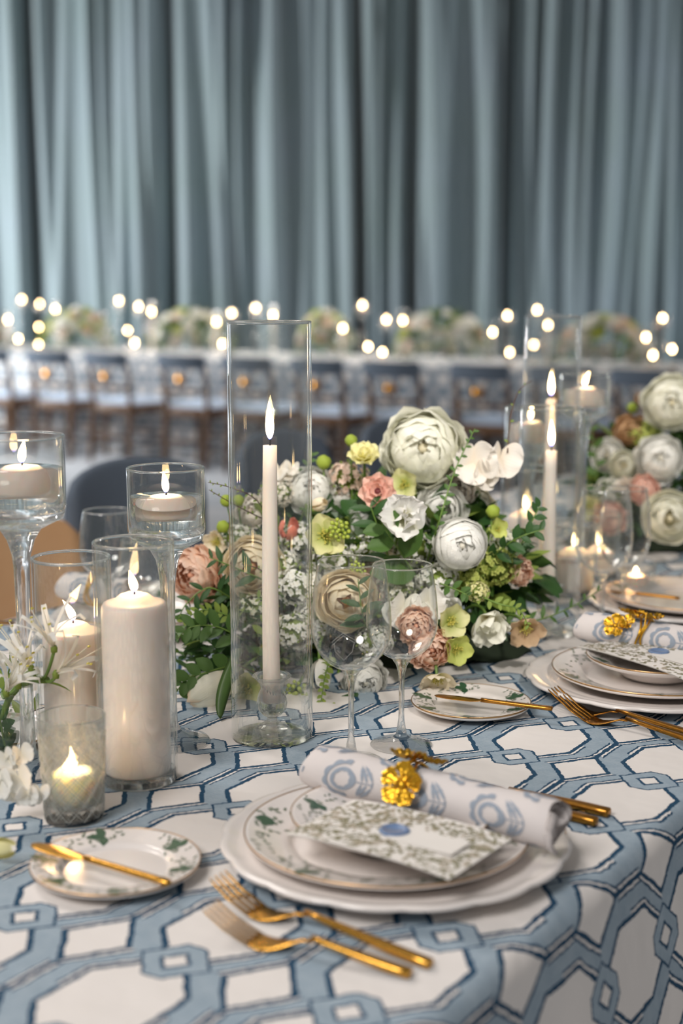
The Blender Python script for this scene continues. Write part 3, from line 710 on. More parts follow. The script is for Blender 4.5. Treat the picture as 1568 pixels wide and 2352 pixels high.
def fork(label,ptip,pend,mat,group=None,z=0):
    L=(Vector(pend)-Vector(ptip)).length; t=thing('fork',label,'fork',ptip,0,group); orient(t,ptip,pend)
    tl=.045; hw=.0132
    def zc(x): # lengthwise curve of the head, x from tine tip
        k=x/.085; return .016-.016*sin(pi*min(1,k))**.9*1.0+ (0.012*(k-.9)*2 if k>.9 else 0)
    zz=lambda x: .024*abs(1-x/.055)**1.7 if x<.055 else .0115*(min(1,(x-.055)/.035)**1.4)
    pal=[(x,zz(x)+.001,w) for x,w in ((tl-.004,hw*.98),(tl+.004,hw),(.056,hw*1.0),(.064,hw*.92),(.072,hw*.66),(.080,.0042),(.088,.0028),(.098,.0024))]
    strip(pal,.0018).obj('head',mat,t)
    for k in range(4):
        y=(k-1.5)*hw*.535
        g=strip([(x,zz(x)+.001,w) for x,w in ((0,.0005),(.004,.0012),(.02,.0016),(tl,.0019))],.0015); g.xf(Matrix.Translation((0,y,0))); g.obj('tine',mat,t)
    g=cutlery_handle(L-.096,.0055,.0108,.0042,.0072); 
    for i,v in enumerate(g.v):
        k=v[0]/(L-.096); g.v[i]=(v[0]+.096,v[1],v[2]+.0115*(1-k)**1.2)
    g.obj('handle',mat,t); return t
def butter_knife(label,ptip,pend,mat,group=None):
    L=(Vector(pend)-Vector(ptip)).length; t=thing('butter_knife',label,'knife',ptip,0,group); orient(t,ptip,pend)
    bl=L*.40; pa=[(0,0,.001),(.004,0,.0062),(.012,0,.0085),(bl*.45,0,.0098),(bl*.8,0,.0088),(bl*.95,.0005,.006),(bl,.001,.0036),(bl*1.05,.0012,.0032)]
    strip(pa,.0011).obj('blade',mat,t)
    g=cutlery_handle(L-bl,.0050,.0078,.0050,.0050); g.xf(Matrix.Translation((bl,0,-.0012))); g.obj('handle',mat,t); return t
def bar_handle(name,label,cat,p0,p1,mat,head,group=None):
    L=(Vector(p1)-Vector(p0)).length; t=thing(name,label,cat,p0,0,group); orient(t,p0,p1)
    if head=='knife': strip([(-.0,.002,.001),(.01,.002,.007),(.05,.002,.0095),(.085,.002,.009),(.10,.002,.004)],.0012).obj('blade',mat,t)
    else:
        def f(u,v):
            r=v; a=2*pi*u; return (.028+.028*r*cos(a),.018*r*sin(a),.004+.007*r*r)
        grid(f,20,5,True).obj('bowl',mat,t); strip([(.055,.008,.003),(.075,.009,.0028),(.10,.004,.0028)],.0018).obj('neck',mat,t)
    g=cutlery_handle(L-.098,.006,.0118,.005,.0088); g.xf(Matrix.Translation((.098,0,0))); g.obj('handle',mat,t); return t
def menu_card(label,c,exy,eyy,w,h,z,tilt=0,group=None):
    # c centre; exy unit vector along long side
    t=thing('menu_card',label,'card',Vector((c.x,c.y,z)),atan2(exy.y,exy.x),group)
    bend=lambda x,y: -.004*(abs(x)/(w/2))**3 + tilt*x
    g=grid(lambda u,v:((u-.5)*w,(v-.5)*h,bend((u-.5)*w,0)+.0005),12,4)
    g2=grid(lambda u,v:((u-.5)*w,(v-.5)*h,bend((u-.5)*w,0)-.0005),12,4); n=len(g.v); g.v+=g2.v; g.uv+=g2.uv; g.f+=[tuple(i+n for i in reversed(f)) for f in g2.f]
    g.obj('sheet',M['card'],t,True)
    fn=lambda x,y:(x,y,bend(x,y)+.0008); rr=random.Random(5); mb=MB(); mb2=MB()
    lx0,lx1,ly0,ly1=-.002,w*.385,-h*.17,h*.15
    x=-w/2
    for k in range(760):
        x=rr.uniform(-w*.485,w*.485); y=rr.uniform(-h*.47,h*.47)
        if lx0-.008<x<lx1+.002 and ly0-.003<y<ly1+.003: continue
        if (x+.004)**2+y**2<.0125**2: continue
        (decal_leaf)(mb if rr.random()<.75 else mb2,fn,x,y,rr.uniform(0,6.28),rr.uniform(.004,.0085),rr.uniform(.0012,.0024),3)
    for k in range(26):
        x=rr.uniform(-w*.46,w*.46); y=rr.uniform(-h*.43,h*.43)
        if lx0-.012<x<lx1+.004 and ly0-.006<y<ly1+.006: continue
        for q in range(5): decal_leaf(mb2,fn,x,y,q*1.256+rr.random(),.0062,.0019,3)
    rbox(lx0,lx1,ly0,ly1,.0009,.0013,.0002).obj('name_panel',M['card'],t,False)
    mb.obj('printed_leaves',M['olivep'],t,False); M.setdefault('olive2',pbr('printed_taupe_flower',S(190,178,160),.7,0,S(170,160,140),90)); mb2.obj('printed_flowers',M['olive2'],t,False)
    g=lathe([(0,.0008),(.0135,.0008),(.0143,.0018),(.0135,.0030),(.0110,.0032),(.0100,.0022),(0,.0022)],40)
    rr=random.Random(2)
    for i,v in enumerate(g.v):
        a=atan2(v[1],v[0]); r=sqrt(v[0]**2+v[1]**2)
        if r>.0105: k=1+.03*sin(3*a+1)+.02*sin(7*a); g.v[i]=(v[0]*k,v[1]*k,v[2])
    g.xf(Matrix.Translation((-.004,0,0))); g.obj('wax_seal',M['seal'],t); return t
def motif_polys():
    """block print motif in (x,y) cm around origin, bowl opening to the right"""
    out=[]
    def polar(r0,r1,a0,a1,n,fo=lambda a:0,fi=lambda a:0,sx=1,sy=1):
        q=[]
        for i in range(n):
            for (a,b) in ((a0+(a1-a0)*i/n,a0+(a1-a0)*(i+1)/n),):
                P=lambda r,a:(r*cos(a)*sx,r*sin(a)*sy)
                q.append((P(r0+fi(a),a),P(r1+fo(a),a),P(r1+fo(b),b),P(r0+fi(b),b)))
        return q
    out+=polar(1.42,1.70,radians(80),radians(280),44,fo=lambda a:.24*abs(sin(a*5)))
    out+=polar(.68,1.12,0.0,2*pi,44,fi=lambda a:.10*abs(sin(a*4)),fo=lambda a:.30*max(0,cos(a))**6,sy=.98)
    for s in (1,-1):
        for (x0,y0,ang,L,W,bd) in ((3.0,.34*s,128*s,2.0,.14,.16*s),(2.5,.14*s,120*s,1.95,.13,.16*s),(2.0,.12*s,108*s,1.5,.11,.12*s)):
            c,sn=cos(radians(ang)),sin(radians(ang)); n=7; pr=None
            for i in range(n+1):
                t=i/n; w=W*sin(pi*min(1,t*.95+.05)**.8)*(1.15+.25*sin(t*20)); u=L*t; v=bd*t*t*2
                a=(x0+u*c-(v+w)*sn,y0+u*sn+(v+w)*c); b=(x0+u*c-(v-w)*sn,y0+u*sn+(v-w)*c)
                if pr: out.append((pr[0],a,b,pr[1]))
                pr=(a,b)
    out.append(((1.3,.05),(3.1,.05),(3.1,-.05),(1.3,-.05)))
    out.append(((2.95,.28),(3.12,.28),(3.12,-.28),(2.95,-.28)))
    return out
MOT=motif_polys()
def napkin(label,p0,p1,r,group=None,phase=0,ringlab='',ringpos=.45,seedk=0):
    L=(Vector(p1)-Vector(p0)).length; t=thing('rolled_napkin',label,'napkin',p0,0,group); orient(t,p0,p1)
    turns=3.2; ns=150; 
    def spr(k): # k 0 outer ->1 inner ; returns radius, angle
        kt=k*turns; q=1-.03*kt if kt<1 else .97-.35*(kt-1)
        return r*q, -pi*.35 - kt*2*pi
    def flat(x): return 1+.06*sin(x/L*6+1)
    def pt(x,k,off=0):
        rr_,a=spr(k); e=min(1,min(x,L-x)/.012); q=rr_*(1+.04*sin(x*55))*(.93+.07*e)+off
        xx=x+ (0 if 0<x<L else 0)+.004*sin(a*2+1)*(x/L-.5)*2
        return (xx, q*cos(a)*1.06, q*sin(a)*.96)
    g=grid(lambda u,v: pt(L*v, u), ns, 26); 
    g2=grid(lambda u,v: pt(L*v, u, -.0009), ns, 26); n=len(g.v); g.v+=g2.v; g.uv+=g2.uv; g.f+=[tuple(i+n for i in reversed(f)) for f in g2.f]
    g.obj('cloth',M['napkin'],t)
    # print on the outer turn: circumference coordinate
    mb=MB(); circ=2*pi*r; rr_=random.Random(seedk)
    def onroll(x,s): # s metres around
        a=s/r; kt=((-pi*.35-a)/(2*pi))%1; e=min(1,max(0,min(x,L-x))/.012); q=r*(1-.03*kt)*(1+.04*sin(x*55))*(.93+.07*e)+.0007
        xx=x+.004*sin(a*2+1)*(x/L-.5)*2
        return (xx,q*cos(a)*1.06,q*sin(a)*.96)
    sc=.0112; px_=.080
    for row in range(3):
        s0=radians(62+row*108)*r; x=-.03+(.0 if row%2 else .043)
        while x<L+.03:
            for q in MOT:
                P=[(x+a*sc,s0+b*sc) for a,b in q]
                if all(.0005<p_[0]<L-.0005 for p_ in P): mb.add([onroll(*p_) for p_ in P],[(0,1,2,3)])
            x+=px_
    mb.obj('printed_pattern',M['napprint'],t)
    # fringe at the far end
    fr=MB(); rr_=random.Random(1)
    for k in range(110):
        a=pi*1.0+rr_.uniform(-.9,1.2); q=r*rr_.uniform(.9,1.06); x0=L-.002
        fr.join(tube([(x0,q*cos(a)*1.05,q*sin(a)*.95),(x0+.005,q*cos(a)*1.12,q*sin(a)*1.0-.001),(x0+.009,q*cos(a)*1.15+rr_.uniform(-.001,.001),q*sin(a)*1.0-.003)],.0004,3))
    o=fr.obj('fringe',M['napkin'],t); o['kind']='stuff'
    # napkin ring
    k=thing('napkin_ring',ringlab,'napkin ring',Vector(p0)+(Vector(p1)-Vector(p0))*ringpos,0,None if not group else 'gold flower napkin rings'); k.rotation_mode='QUATERNION'; k.rotation_quaternion=t.rotation_quaternion
    R=r+.0035
    for dx,ph in ((-.004,0),(.004,.5)):
        tube([(dx+.003*sin(3*a+ph*3),R*1.05*cos(a),R*.98*sin(a)) for a in [2*pi*i/40 for i in range(41)]],.0016,6,False).obj('band',M['goldleaf'],k)
    def gflower(px_,ang,s):
        f=MB(); rr_=random.Random(int(ang*10)+3)
        for q in range(5):
            a0=2*pi*q/5
            def pf(u,v):
                tt=v; w=1.0*(.7+.3*tt)*(u-.5)*2; rad=s*(.10+.90*tt*(1-.26*abs(u*2-1)**2.6)); cup=.30*s*tt*tt+.14*s*sin(w*9+q)*tt*.6+.08*s*sin(tt*16)
                a=a0+w*.62; return (rad*cos(a),rad*sin(a),cup)
            f.join(grid(pf,8,6))
        f.join(lathe([(0,.0),(s*.22,.0),(s*.2,s*.18),(s*.08,s*.26),(0,s*.27)],8))
        n_=Vector((0,cos(ang)*1.0,sin(ang))); rot=n_.to_track_quat('Z','X').to_matrix().to_4x4()
        m=Matrix.Translation((px_,(R+.002)*cos(ang)*1.05,(R+.002)*sin(ang)))@rot
        f.xf(m); f.obj('gold_flower',M['goldleaf'],k)
    return k,gflower

# settings -------------------------------------------------------------
def setting(n, C, loc, rz, full=True, mats='gold'):
    """C: centre of the charger on the cloth; local frame = table frame"""
    g=['three-tier place settings']
    plate(loc[0],.168,TZ+.0008,.0195,.66,C,rz,None,scal=16,gilt=False,name='charger_plate')
    plate(loc[1],.1355,TZ+.0066+.001,.0235,.70,C+Vector(loc[4]),rz+1.1,None,motif=2,name='dinner_plate')
    if full: plate(loc[2],.0955,TZ+.0066+.0075+.0025,.029,.62,C+Vector(loc[5]),rz+2.2,None,motif=3,name='salad_plate')
C1=at(906,1918,TZ+.019); C1.z=TZ
setting(1,C1,['white scalloped charger plate of the front setting','gold-rimmed floral dinner plate on the front charger','small floral salad plate under the front menu card','', (-.008,-.010,0),(-.004,-.004,0)],0)
# menu card from its four seen corners
zc=TZ+.050
def cardfrom(L,Bm,R,zc,label):
    l,b,r=at(*L,zc),at(*Bm,zc),at(*R,zc); ex=b-l; ey=r-b
    c=(l+r)/2; return menu_card(label,c,ex.normalized(),None,ex.length,min(ey.length,.125),zc)
cardfrom((657,1908),(1033,2012),(1173,1918),zc,'leaf-printed menu card with blue wax seal on the front setting')
R1=.0235
def ringed(label,rl,pl,pr,z0,z1,r,pos,flowers,seed=0,twig=None):
    p0,p1=at(*pl,z0),at(*pr,z1); k,gf=napkin(label,p0,p1,r,None,0,rl,pos,seed)
    for a in flowers: gf(*a)
    if twig: tube([(x,(r+.010)*cos(a)*1.03,(r+.010)*sin(a)) for x,a in twig],.0014,6).obj('twig',M['goldleaf'],k)
ringed('white napkin roll with grey-blue block print on the front setting','gold flower napkin ring on the front napkin',(722,1758),(1280,1894),TZ+.056,TZ+.0495,R1,.43,[(-.010,radians(78),.019),(.012,radians(66),.018),(.004,radians(152),.0225)],twig=[(0,radians(80)),(.003,radians(115)),(-.003,radians(160))])
def cut(fn,label,p0,p1,z0,z1,mat): return fn(label,at(*p0,z0),at(*p1,z1),mat)
cut(fork,'gold fork nearest the front charger, upper of the front pair',(500,2070),(988,2223),TZ+.0008,TZ+.0008,M['gold'])
cut(fork,'gold fork lower left of its twin at the front',(482,2142),(942,2245),TZ+.0008,TZ+.0008,M['gold'])
def barcut(name,label,cat,pe,px_in,head,mat,L=.215):
    e=at(*pe,TZ+.001); q=at(*px_in,TZ+.001); d=(q-e).normalized(); return bar_handle(name,label,cat,e+d*L,e,mat,head)
barcut('dinner_knife','squared gold knife handle showing furthest beyond the front napkin','knife',(1398,1876),(1300,1853),'knife',M['antique'])
barcut('spoon','shorter gold cutlery handle beside the knife past the front napkin','spoon',(1369,1897),(1300,1880),'spoon',M['antique'])
bp=at(266,1979,TZ+.012); bp.z=TZ
plate('gold-rimmed floral bread plate at the front left',.0785,TZ+.0008,.0135,.66,bp,.4,None,motif=9,name='bread_plate')
cut(butter_knife,'gold butter knife with broad blade on the front-left bread plate',(73,1938),(388,2031),TZ+.0225,TZ+.0165,M['gold'])
bp=at(1081,1611,TZ+.012); bp.z=TZ
plate('floral bread plate right of the wine glasses',.0765,TZ+.0008,.0135,.66,bp,.1,None,motif=9,name='bread_plate')
cut(butter_knife,'gold butter knife on the bread plate right of the wine glasses',(998,1597),(1268,1630),TZ+.0195,TZ+.0175,M['antique'])
# second setting
C2=at(1492,1551,TZ+.019); C2.z=TZ
setting(2,C2,['white scalloped charger plate of the second setting','gold-rimmed floral dinner plate of the second setting','small floral salad plate of the second setting','', (.004,.0,0),(.012,.012,0)],.5)
cardfrom((1345,1500),(1600,1578),(1690,1500),zc,'leaf-printed menu card with blue wax seal on the second setting')
ringed('rolled block-print napkin of the second setting','gold blossom napkin ring on the second napkin',(1335,1436),(1720,1500),TZ+.060,TZ+.052,.0225,.40,[(-.030,radians(72),.016),(-.012,radians(100),.014),(-.036,radians(150),.017),(.012,radians(95),.013),(-.022,radians(135),.012)],3,[(-.03,radians(80)),(0,radians(95)),(.006,radians(140)),(-.002,radians(175))])
cut(fork,'gold fork of the second setting closer to its charger',(1268,1622),(1690,1722),TZ+.0008,TZ+.0008,M['antique'])
cut(fork,'gold fork of the second setting further from its charger',(1288,1640),(1700,1742),TZ+.0008,TZ+.0008,M['antique'])
# third setting, blurred
C3=at(1580,1378,TZ+.018); C3.z=TZ
setting(3,C3,['white charger plate of the third setting at the right edge','gold-rimmed floral plate of the third setting at the right edge','','',(0,0,0),(0,0,0)],.9,False)
bp=at(1480,1362,TZ+.012); bp.z=TZ
cut(butter_knife,'gold knife lying on the third setting at the right edge',(1395,1357),(1560,1376),TZ+.030,TZ+.026,M['antique'])
# across the table at the left
C4=at(18,1655,TZ+.018); C4.z=TZ
plate('floral plate standing behind the leftmost glass stem',.0800,TZ+.0008,.0135,.66,C4,.4,None,motif=9,name='bread_plate')
C5=at(330,1412,TZ+.018); C5.z=TZ
plate('white charger plate across the table behind the pillar candles',.150,TZ+.0008,.0195,.66,C5,.4,None,scal=16,gilt=False,name='charger_plate')
plate('floral dinner plate across the table on the far charger',.125,TZ+.0076,.0235,.70,C5,.9,None,motif=2,name='dinner_plate')
p0=at(150,1345,TZ+.06); p1=at(300,1362,TZ+.06)
k,gf=napkin('rolled block-print napkin across the table behind the left candles',p0,p1,.024,None,0,'gold flower napkin ring across the table','' and 0 or .5,2); gf(0,radians(80),.016)
cut(butter_knife,'gold knife across the table behind the leftmost glass stem',(35,1432),(-90,1420),TZ+.002,TZ+.002,M['antique'])
# ------------------------------------------------------------------ flowers
PM={}
def pm(k,tip,base,trans=.28,**kw): PM[k]=petal_mat('petal_'+k,tuple(min(.93,c*1.06) for c in tip),base,trans,**kw)
pm('cream',S(250,244,228),S(240,232,200)); pm('white',S(246,242,236),S(242,238,222)); pm('blush',S(244,218,202),S(240,214,190))
pm('palepink',S(249,236,228),S(244,232,212)); pm('peach',S(247,208,182),S(242,182,150),edge=S(248,222,204)); pm('pinkpeach',S(247,202,186),S(226,150,138),edge=S(248,220,206))
pm('apricot',S(251,230,204),S(247,198,158)); pm('lemon',S(240,236,184),S(222,218,120)); pm('helle',S(226,224,170),S(150,166,60),k0=.1,k1=.75)
pm('hellewhite',S(240,230,205),S(205,205,130)); pm('greenish',S(204,212,120),S(160,180,70)); pm('coral',S(238,146,122),S(224,112,92)); pm('tan',S(206,170,130),S(170,130,84))
pm('taupe',S(216,186,150),S(176,150,80),edge=S(230,206,176)); pm('parrot',S(248,245,238),S(235,232,190),edge=S(250,247,240)); pm('peachedge',S(250,240,224),S(246,232,205),edge=S(240,212,180))
M['yel']=pbr('yellow_stamens',S(206,196,90),.6); M['dark']=pbr('dark_flower_centre',S(90,30,34),.6); M['bud']=pbr('green_flower_bud',S(176,190,96),.5,0,S(150,168,72),50,trans=.1)
def shellpet(am,hw,flare,ruf,seed,nu=10,nv=8,zs=1.0,tip=0):
    r_=random.Random(seed); p1,p2,p3=r_.uniform(0,6),r_.uniform(0,6),r_.uniform(4,7)
    def f(u,v):
        s=u*2-1; t=v; al=am*t*(1-.16*s*s*t)+ruf*.25*t*t*sin(3*s+p1)+ruf*.25*t**6*sin(6.5*s+p1); rho=1+flare*t**3+ruf*t*t*(sin(p3*s+p1)*.6+.5*sin(2.3*s+p2))*.5+ruf*.35*t**5*sin(7.5*s+p2)
        ph=s*hw*min(1,(.25+1.1*sin(pi*min(1,.08+.62*t))))
        rho*=1-.04*(1-s*s)*0
        return (rho*sin(al)*cos(ph), rho*sin(al)*sin(ph), -rho*cos(al)*zs)
    return grid(f,nu,nv)
def openpet(W,cup,ruf,seed,nu=7,nv=7,notch=0,point=0,curl=0,fr=0):
    r_=random.Random(seed); p1,p2,p3=r_.uniform(0,6),r_.uniform(0,6),r_.uniform(4,8)
    def f(u,v):
        s=u*2-1; t=v; w=W*(sin(pi*min(1,(.06+.86*t)))**(.55+point)) ; x=t*(1-.12*s*s*t*(1-point))-notch*(1-s*s)*t**6 + fr*t**5*sin(s*26+p1)
        z=cup*t*t-curl*t**5+ruf*t*t*(sin(p3*s+p1)*.6+sin(2.1*s+p2)*.5)+.10*s*s*t
        return (x, s*w, z)
    return grid(f,nu,nv)
MESHC={}
def pmesh(key,fn,mat):
    k=(key,mat)
    if k not in MESHC: MESHC[k]=fn().mesh('petal',PM[mat])
    return MESHC[k]
STY={ # layers of (scale, opening angle deg, halfwidth, count); flare, ruffle
 'peony':([(1.0-.030*i,70+10.5*i,1.0,5) for i in range(9)]+[(.64,158,.95,4),(.50,161,.95,4),(.36,163,1.0,4)],.13,.17),
 'ranunculus':([(1.0-.024*i,74+10.3*i,.95,5) for i in range(9)]+[(.68,160,.9,4),(.54,162,.9,4),(.38,164,1.0,4)],.04,.06),
 'rose':([(1.06,72,.95,5),(1.03,86,.95,5),(.98,99,.95,5),(.92,111,.9,5),(.84,123,.9,5),(.75,134,.9,4),(.66,145,.9,4),(.56,156,.9,4)],.13,.08),
 'carnation':([(1.0-.035*i,72+12*i,.85,6) for i in range(7)]+[(.62,156,.9,4),(.45,160,.9,4)],.16,.26),
 'tulip':([(1.0,140,.62,3),(.94,142,.62,3)],-.1,.06),
}
def face_q(fx,fz,fy=-1): return Vector((fx,fy,fz)).normalized().to_track_quat('Z','X')
CORE=None; AREA='main centrepiece'
def stem_to(t,p,q,target,r=.0022,bow=.25,mat='stem',back=.3,L=None):
    inv=(Matrix.Translation(p)@q.to_matrix().to_4x4()).inverted(); tg=inv@Vector(target); mid=Vector((0,0,-(tg.length)*.45))
    tube(bez((0,0,-back),mid,tg,7),r,6).obj('stem',M[mat],t)
def bloom(kind,label,px,py,Y,rpxl,col,face=(0,.2),seed=None,cat='flower',name=None,core=None,stem=True,spin=0,group=None,fy=-1):
    group=group or ('%ss of the %s' % ({'lilac':'cluster flower','berries':'berry bunche'}.get(kind,kind).replace('_',' '), AREA))
    seed=seed if seed is not None else int(px*7+py); r_=random.Random(seed); p=P3(px,py,Y); R=rpx(p,rpxl)
    q=face_q(face[0],face[1],fy); t=thing(name or kind,label,cat,p,0,group); t.rotation_mode='QUATERNION'; t.rotation_quaternion=q
    def put(me,rot,tilt,s,off=(0,0,0),name='petal'):
        m=Matrix.Translation(Vector(off))@Matrix.Rotation(rot,4,'Z')@Matrix.Rotation(-tilt,4,'Y')@Matrix.Diagonal((s[0],s[1],s[2],1)); return link(name,me,t,m)
    back=R*.9
    if kind in STY:
        lay,fl,ru=STY[kind]; a=r_.uniform(0,6); zs=1.55 if kind=='tulip' else .86
        for li,(k,am,hw,n) in enumerate(lay):
            for i in range(n):
                me=pmesh((kind,li,i%3),lambda:shellpet(radians(am),hw,fl*(1.3-li*.12),ru,li*7+i%3,zs=zs),col)
                put(me,a+2*pi*i/n+r_.uniform(-.25,.25),r_.uniform(-.14,.14),(R*k*r_.uniform(.95,1.04),)*3,(r_.uniform(-.03,.03)*R,r_.uniform(-.03,.03)*R,0))
            a+=2.4
        if kind!='tulip': lathe([(0,-.1*R),(.15*R,-.05*R),(.15*R,.25*R),(.08*R,.36*R),(0,.38*R)],10).obj('centre',PM[col],t)
        for i in range(4 if kind!='tulip' else 0):
            g=openpet(.22,.25,.02,i,3,4,point=.5).xf(Matrix.Diagonal((R*.8,R*.8,R*.8,1))); put(g.mesh('sepal',M['stem']),i*1.57,-.0,(1,1,1),(0,0,-R*.86),'sepal')
        back=R*(.9 if kind!='tulip' else 1.5)
    elif kind=='hellebore':
        a=r_.uniform(0,6)
        for i in range(5):
            me=pmesh(('h',i%3),lambda:openpet(.50,.28,.07,i%3+20),col); put(me,a+i*2*pi/5+r_.uniform(-.12,.12),r_.uniform(.05,.38),(R,R,R),(0,0,.01*R+.004*R*i))
        m=MB()
        for i in range(34):
            an=r_.uniform(0,6.3); d=r_.uniform(.04,.20)*R; e=Vector((cos(an)*d*1.6,sin(an)*d*1.6,R*r_.uniform(.18,.34)))
            m.join(tube([(cos(an)*d*.4,sin(an)*d*.4,0),e],R*.012,3)); m.join(tube([e,e+Vector((0,0,R*.04))],R*.03,4))
        m.obj('stamens',M['yel'],t)['kind']='stuff'; lathe([(0,-.02*R),(.16*R,0),(.13*R,.10*R),(0,.2*R)],8).obj('centre',M['green3'],t); back=.02*R
    elif kind=='butterfly_ranunculus':
        a=0
        for li,(n,k,ti) in enumerate(((7,1.0,.25),(7,.85,.55),(6,.62,.85))):
            for i in range(n):
                me=pmesh(('b',li,i%2),lambda:openpet(.42,.22,.10,li*5+i%2,notch=.03),col); put(me,a+i*2*pi/n+r_.uniform(-.1,.1),ti+r_.uniform(-.1,.1),(R*k,)*3,(0,0,-.1*R+.05*R*li))
            a+=.45
        m=lathe([(0,0),(.16*R,.02*R),(.19*R,.12*R),(.12*R,.22*R),(0,.25*R)],12); m.obj('centre',M['dark'] if col!='lemon' else M['yel'],t); back=.1*R
    elif kind=='parrot_tulip':
        for i in range(7):
            me=pmesh(('p',i%3),lambda:openpet(.50,.42,.13,i%3+60,9,8,fr=.04,curl=.15),col); put(me,i*2*pi/7*1.0+r_.uniform(-.25,.25)+(i//4)*.5,r_.uniform(.1,1.05),(R*r_.uniform(.8,1.05),)*3)
        for i in range(3):
            me=pmesh(('p',i%3),None,col); put(me,i*2.1+.4,1.25,(R*.7,)*3)
        back=.02*R
    elif kind=='sweet_pea':
        for fl_,(ox,oy,sc) in enumerate(((0,.45,.8),(.15,-.35,.75),(-.3,.02,.6))):
            for i in range(3):
                me=pmesh(('s',i),lambda:openpet(.72,.30,.13,i+80,9,7,notch=.08,curl=.1),col); put(me,radians(90)*(1 if i!=1 else -1)+r_.uniform(-.4,.4)+(i==2)*1.2,r_.uniform(.1,.6),(R*sc*r_.uniform(.85,1.05),)*3,(ox*R,oy*R,-.1*R*fl_))
        lathe([(0,-.2*R),(.10*R,-.15*R),(.08*R,.1*R),(0,.12*R)],8).obj('calyx',M['stem'],t); back=.15*R
    elif kind=='bud':
        g=lathe([(0,-R),(R*.5,-R*.85),(R*.9,-R*.3),(R*.95,R*.1),(R*.75,R*.6),(R*.3,R*.95),(0,R)],14)
        for i,v in enumerate(g.v): an=atan2(v[1],v[0]); f=1+.09*cos(an*5+v[2]/R*2); g.v[i]=(v[0]*f,v[1]*f,v[2])
        g.obj('bud',PM[col] if col in PM else M['bud'],t)
        for i in range(4): put(openpet(.3,.6,.0,i,3,4,point=.5).xf(Matrix.Diagonal((R,R,R,1))).mesh('sepal',M['stem']),i*1.57+.3,.9,(1,1,1),(0,0,-R*.95),'sepal')
        back=R
    elif kind=='lilac':
        m=MB(); m2=MB(); 
        fl=MB()
        for i in range(4): fl.join(openpet(.42,.1,0,i,2,3),Matrix.Rotation(i*pi/2,4,'Z'))
        for i in range(230):
            u=r_.uniform(-1,1); an=r_.uniform(0,6.28); k=sqrt(1-u*u); d=Vector((k*cos(an),k*sin(an)*1.35,u)); pos=d*R*r_.uniform(.78,1.0)
            mm=Matrix.Translation(pos)@d.to_track_quat('Z','Y').to_matrix().to_4x4()@Matrix.Rotation(r_.uniform(0,1.5),4,'Z')@Matrix.Diagonal((R*.18,)*3+(1,))
            if r_.random()<.80: m.join(fl,mm)
            else: m2.join(lathe([(0,-.5),(.35,-.2),(.4,.3),(0,.7)],5),mm)
        o=m.obj('florets',PM[col],t); o['kind']='stuff'; o=m2.obj('floret_buds',M['green3'],t); o['kind']='stuff'
        lathe([(0,-.7*R),(.5*R,-.4*R),(.62*R,0),(.5*R,.5*R),(0,.7*R)],10).xf(Matrix.Diagonal((1,1.3,1,1))).obj('spike',M['green3'],t); back=.6*R
    elif kind=='berries':
        for i in range(22):
            an=i*2.4; d=R*sqrt(i/22)*.9; rb=R*r_.uniform(.15,.2); g=lathe([(rb*sin(pi*j/6)+1e-5,-rb*cos(pi*j/6)) for j in range(7)],9); g.xf(Matrix.Translation((d*cos(an),d*sin(an)*1.1,r_.uniform(-.3,.5)*R))); g.obj('berry',M['berry'],t)
            tube([(0,0,-R*.8),(d*cos(an)*.8,d*sin(an)*.8,-R*.1)],R*.03,4).obj('stalk',M['stem'],t)
        back=.7*R
    if stem:
        tgt=core if core is not None else (CORE(p) if CORE else p+Vector((0,.05,-.1)))
        stem_to(t,p,q,tgt,.0021 if rpxl>25 else .0013,back=back)
    return t
def leafmesh(L,W,fold=.25,bend=.2,n=5,nu=2):
    def f(u,v):
        s=u*2-1; w=W*sin(pi*min(1,v*.93+.05))**.8; return (L*v, s*w, fold*abs(s)*w - bend*L*v*v)
    return grid(f,nu*2,n)
LEAFV={}
def leafme(matk,k):
    key=(matk,k)
    if key not in LEAFV: LEAFV[key]=leafmesh(1,(.26,.18,.34,.14)[k],.3,(.15,.35,.1,.3)[k]).mesh('leaf',M[matk])
    return LEAFV[key]
def sprig(label,pts,n,L,matk='green',k=0,stemr=.0014,stemmat='stem',seed=0,name='leafy_sprig',cat='foliage',taper=True,group=None):
    """pts: list of world points root->tip"""
    r_=random.Random(seed+5); pts=[Vector(p) for p in pts]; o=pts[0]; t=thing(name,label,cat,o,0,group)
    path=[]; 
    for i in range(len(pts)-1):
        a,b=pts[i],pts[i+1]; pm_=pts[max(i-1,0)]; pn=pts[min(i+2,len(pts)-1)]
        for j in range(6):
            s=j/6; path.append(.5*((2*a)+(-pm_+b)*s+(2*pm_-5*a+4*b-pn)*s*s+(-pm_+3*a-3*b+pn)*s**3)-o)
    path.append(pts[-1]-o)
    tube(path,[stemr*(1-.6*i/len(path)) for i in range(len(path))],5).obj('stem',M[stemmat],t)
    m=len(path)
    for i in range(n):
        x=(.12+.88*i/n)*(m-1); j=min(int(x),m-2); p=path[j].lerp(path[j+1],x-j); d=(path[j+1]-path[j]).normalized()
        side=d.cross(Vector((0,-1,.3))).normalized(); s=1 if i%2 else -1
        dirv=(d*.55+side*s*r_.uniform(.7,1.0)+Vector((r_.uniform(-.3,.3),r_.uniform(-.5,.1),r_.uniform(-.1,.3)))).normalized()
        zz=(Vector((r_.uniform(-.3,.3),-1,.7))); zz=(zz-dirv*zz.dot(dirv)).normalized(); yy=zz.cross(dirv)
        sc=L*r_.uniform(.75,1.1)*((1-.5*i/n) if taper else 1)
        link('leaf',leafme(matk,k),t,Matrix.Translation(p)@Matrix((dirv,yy,zz)).transposed().to_4x4()@Matrix.Diagonal((sc,sc,sc,1)))
    return t
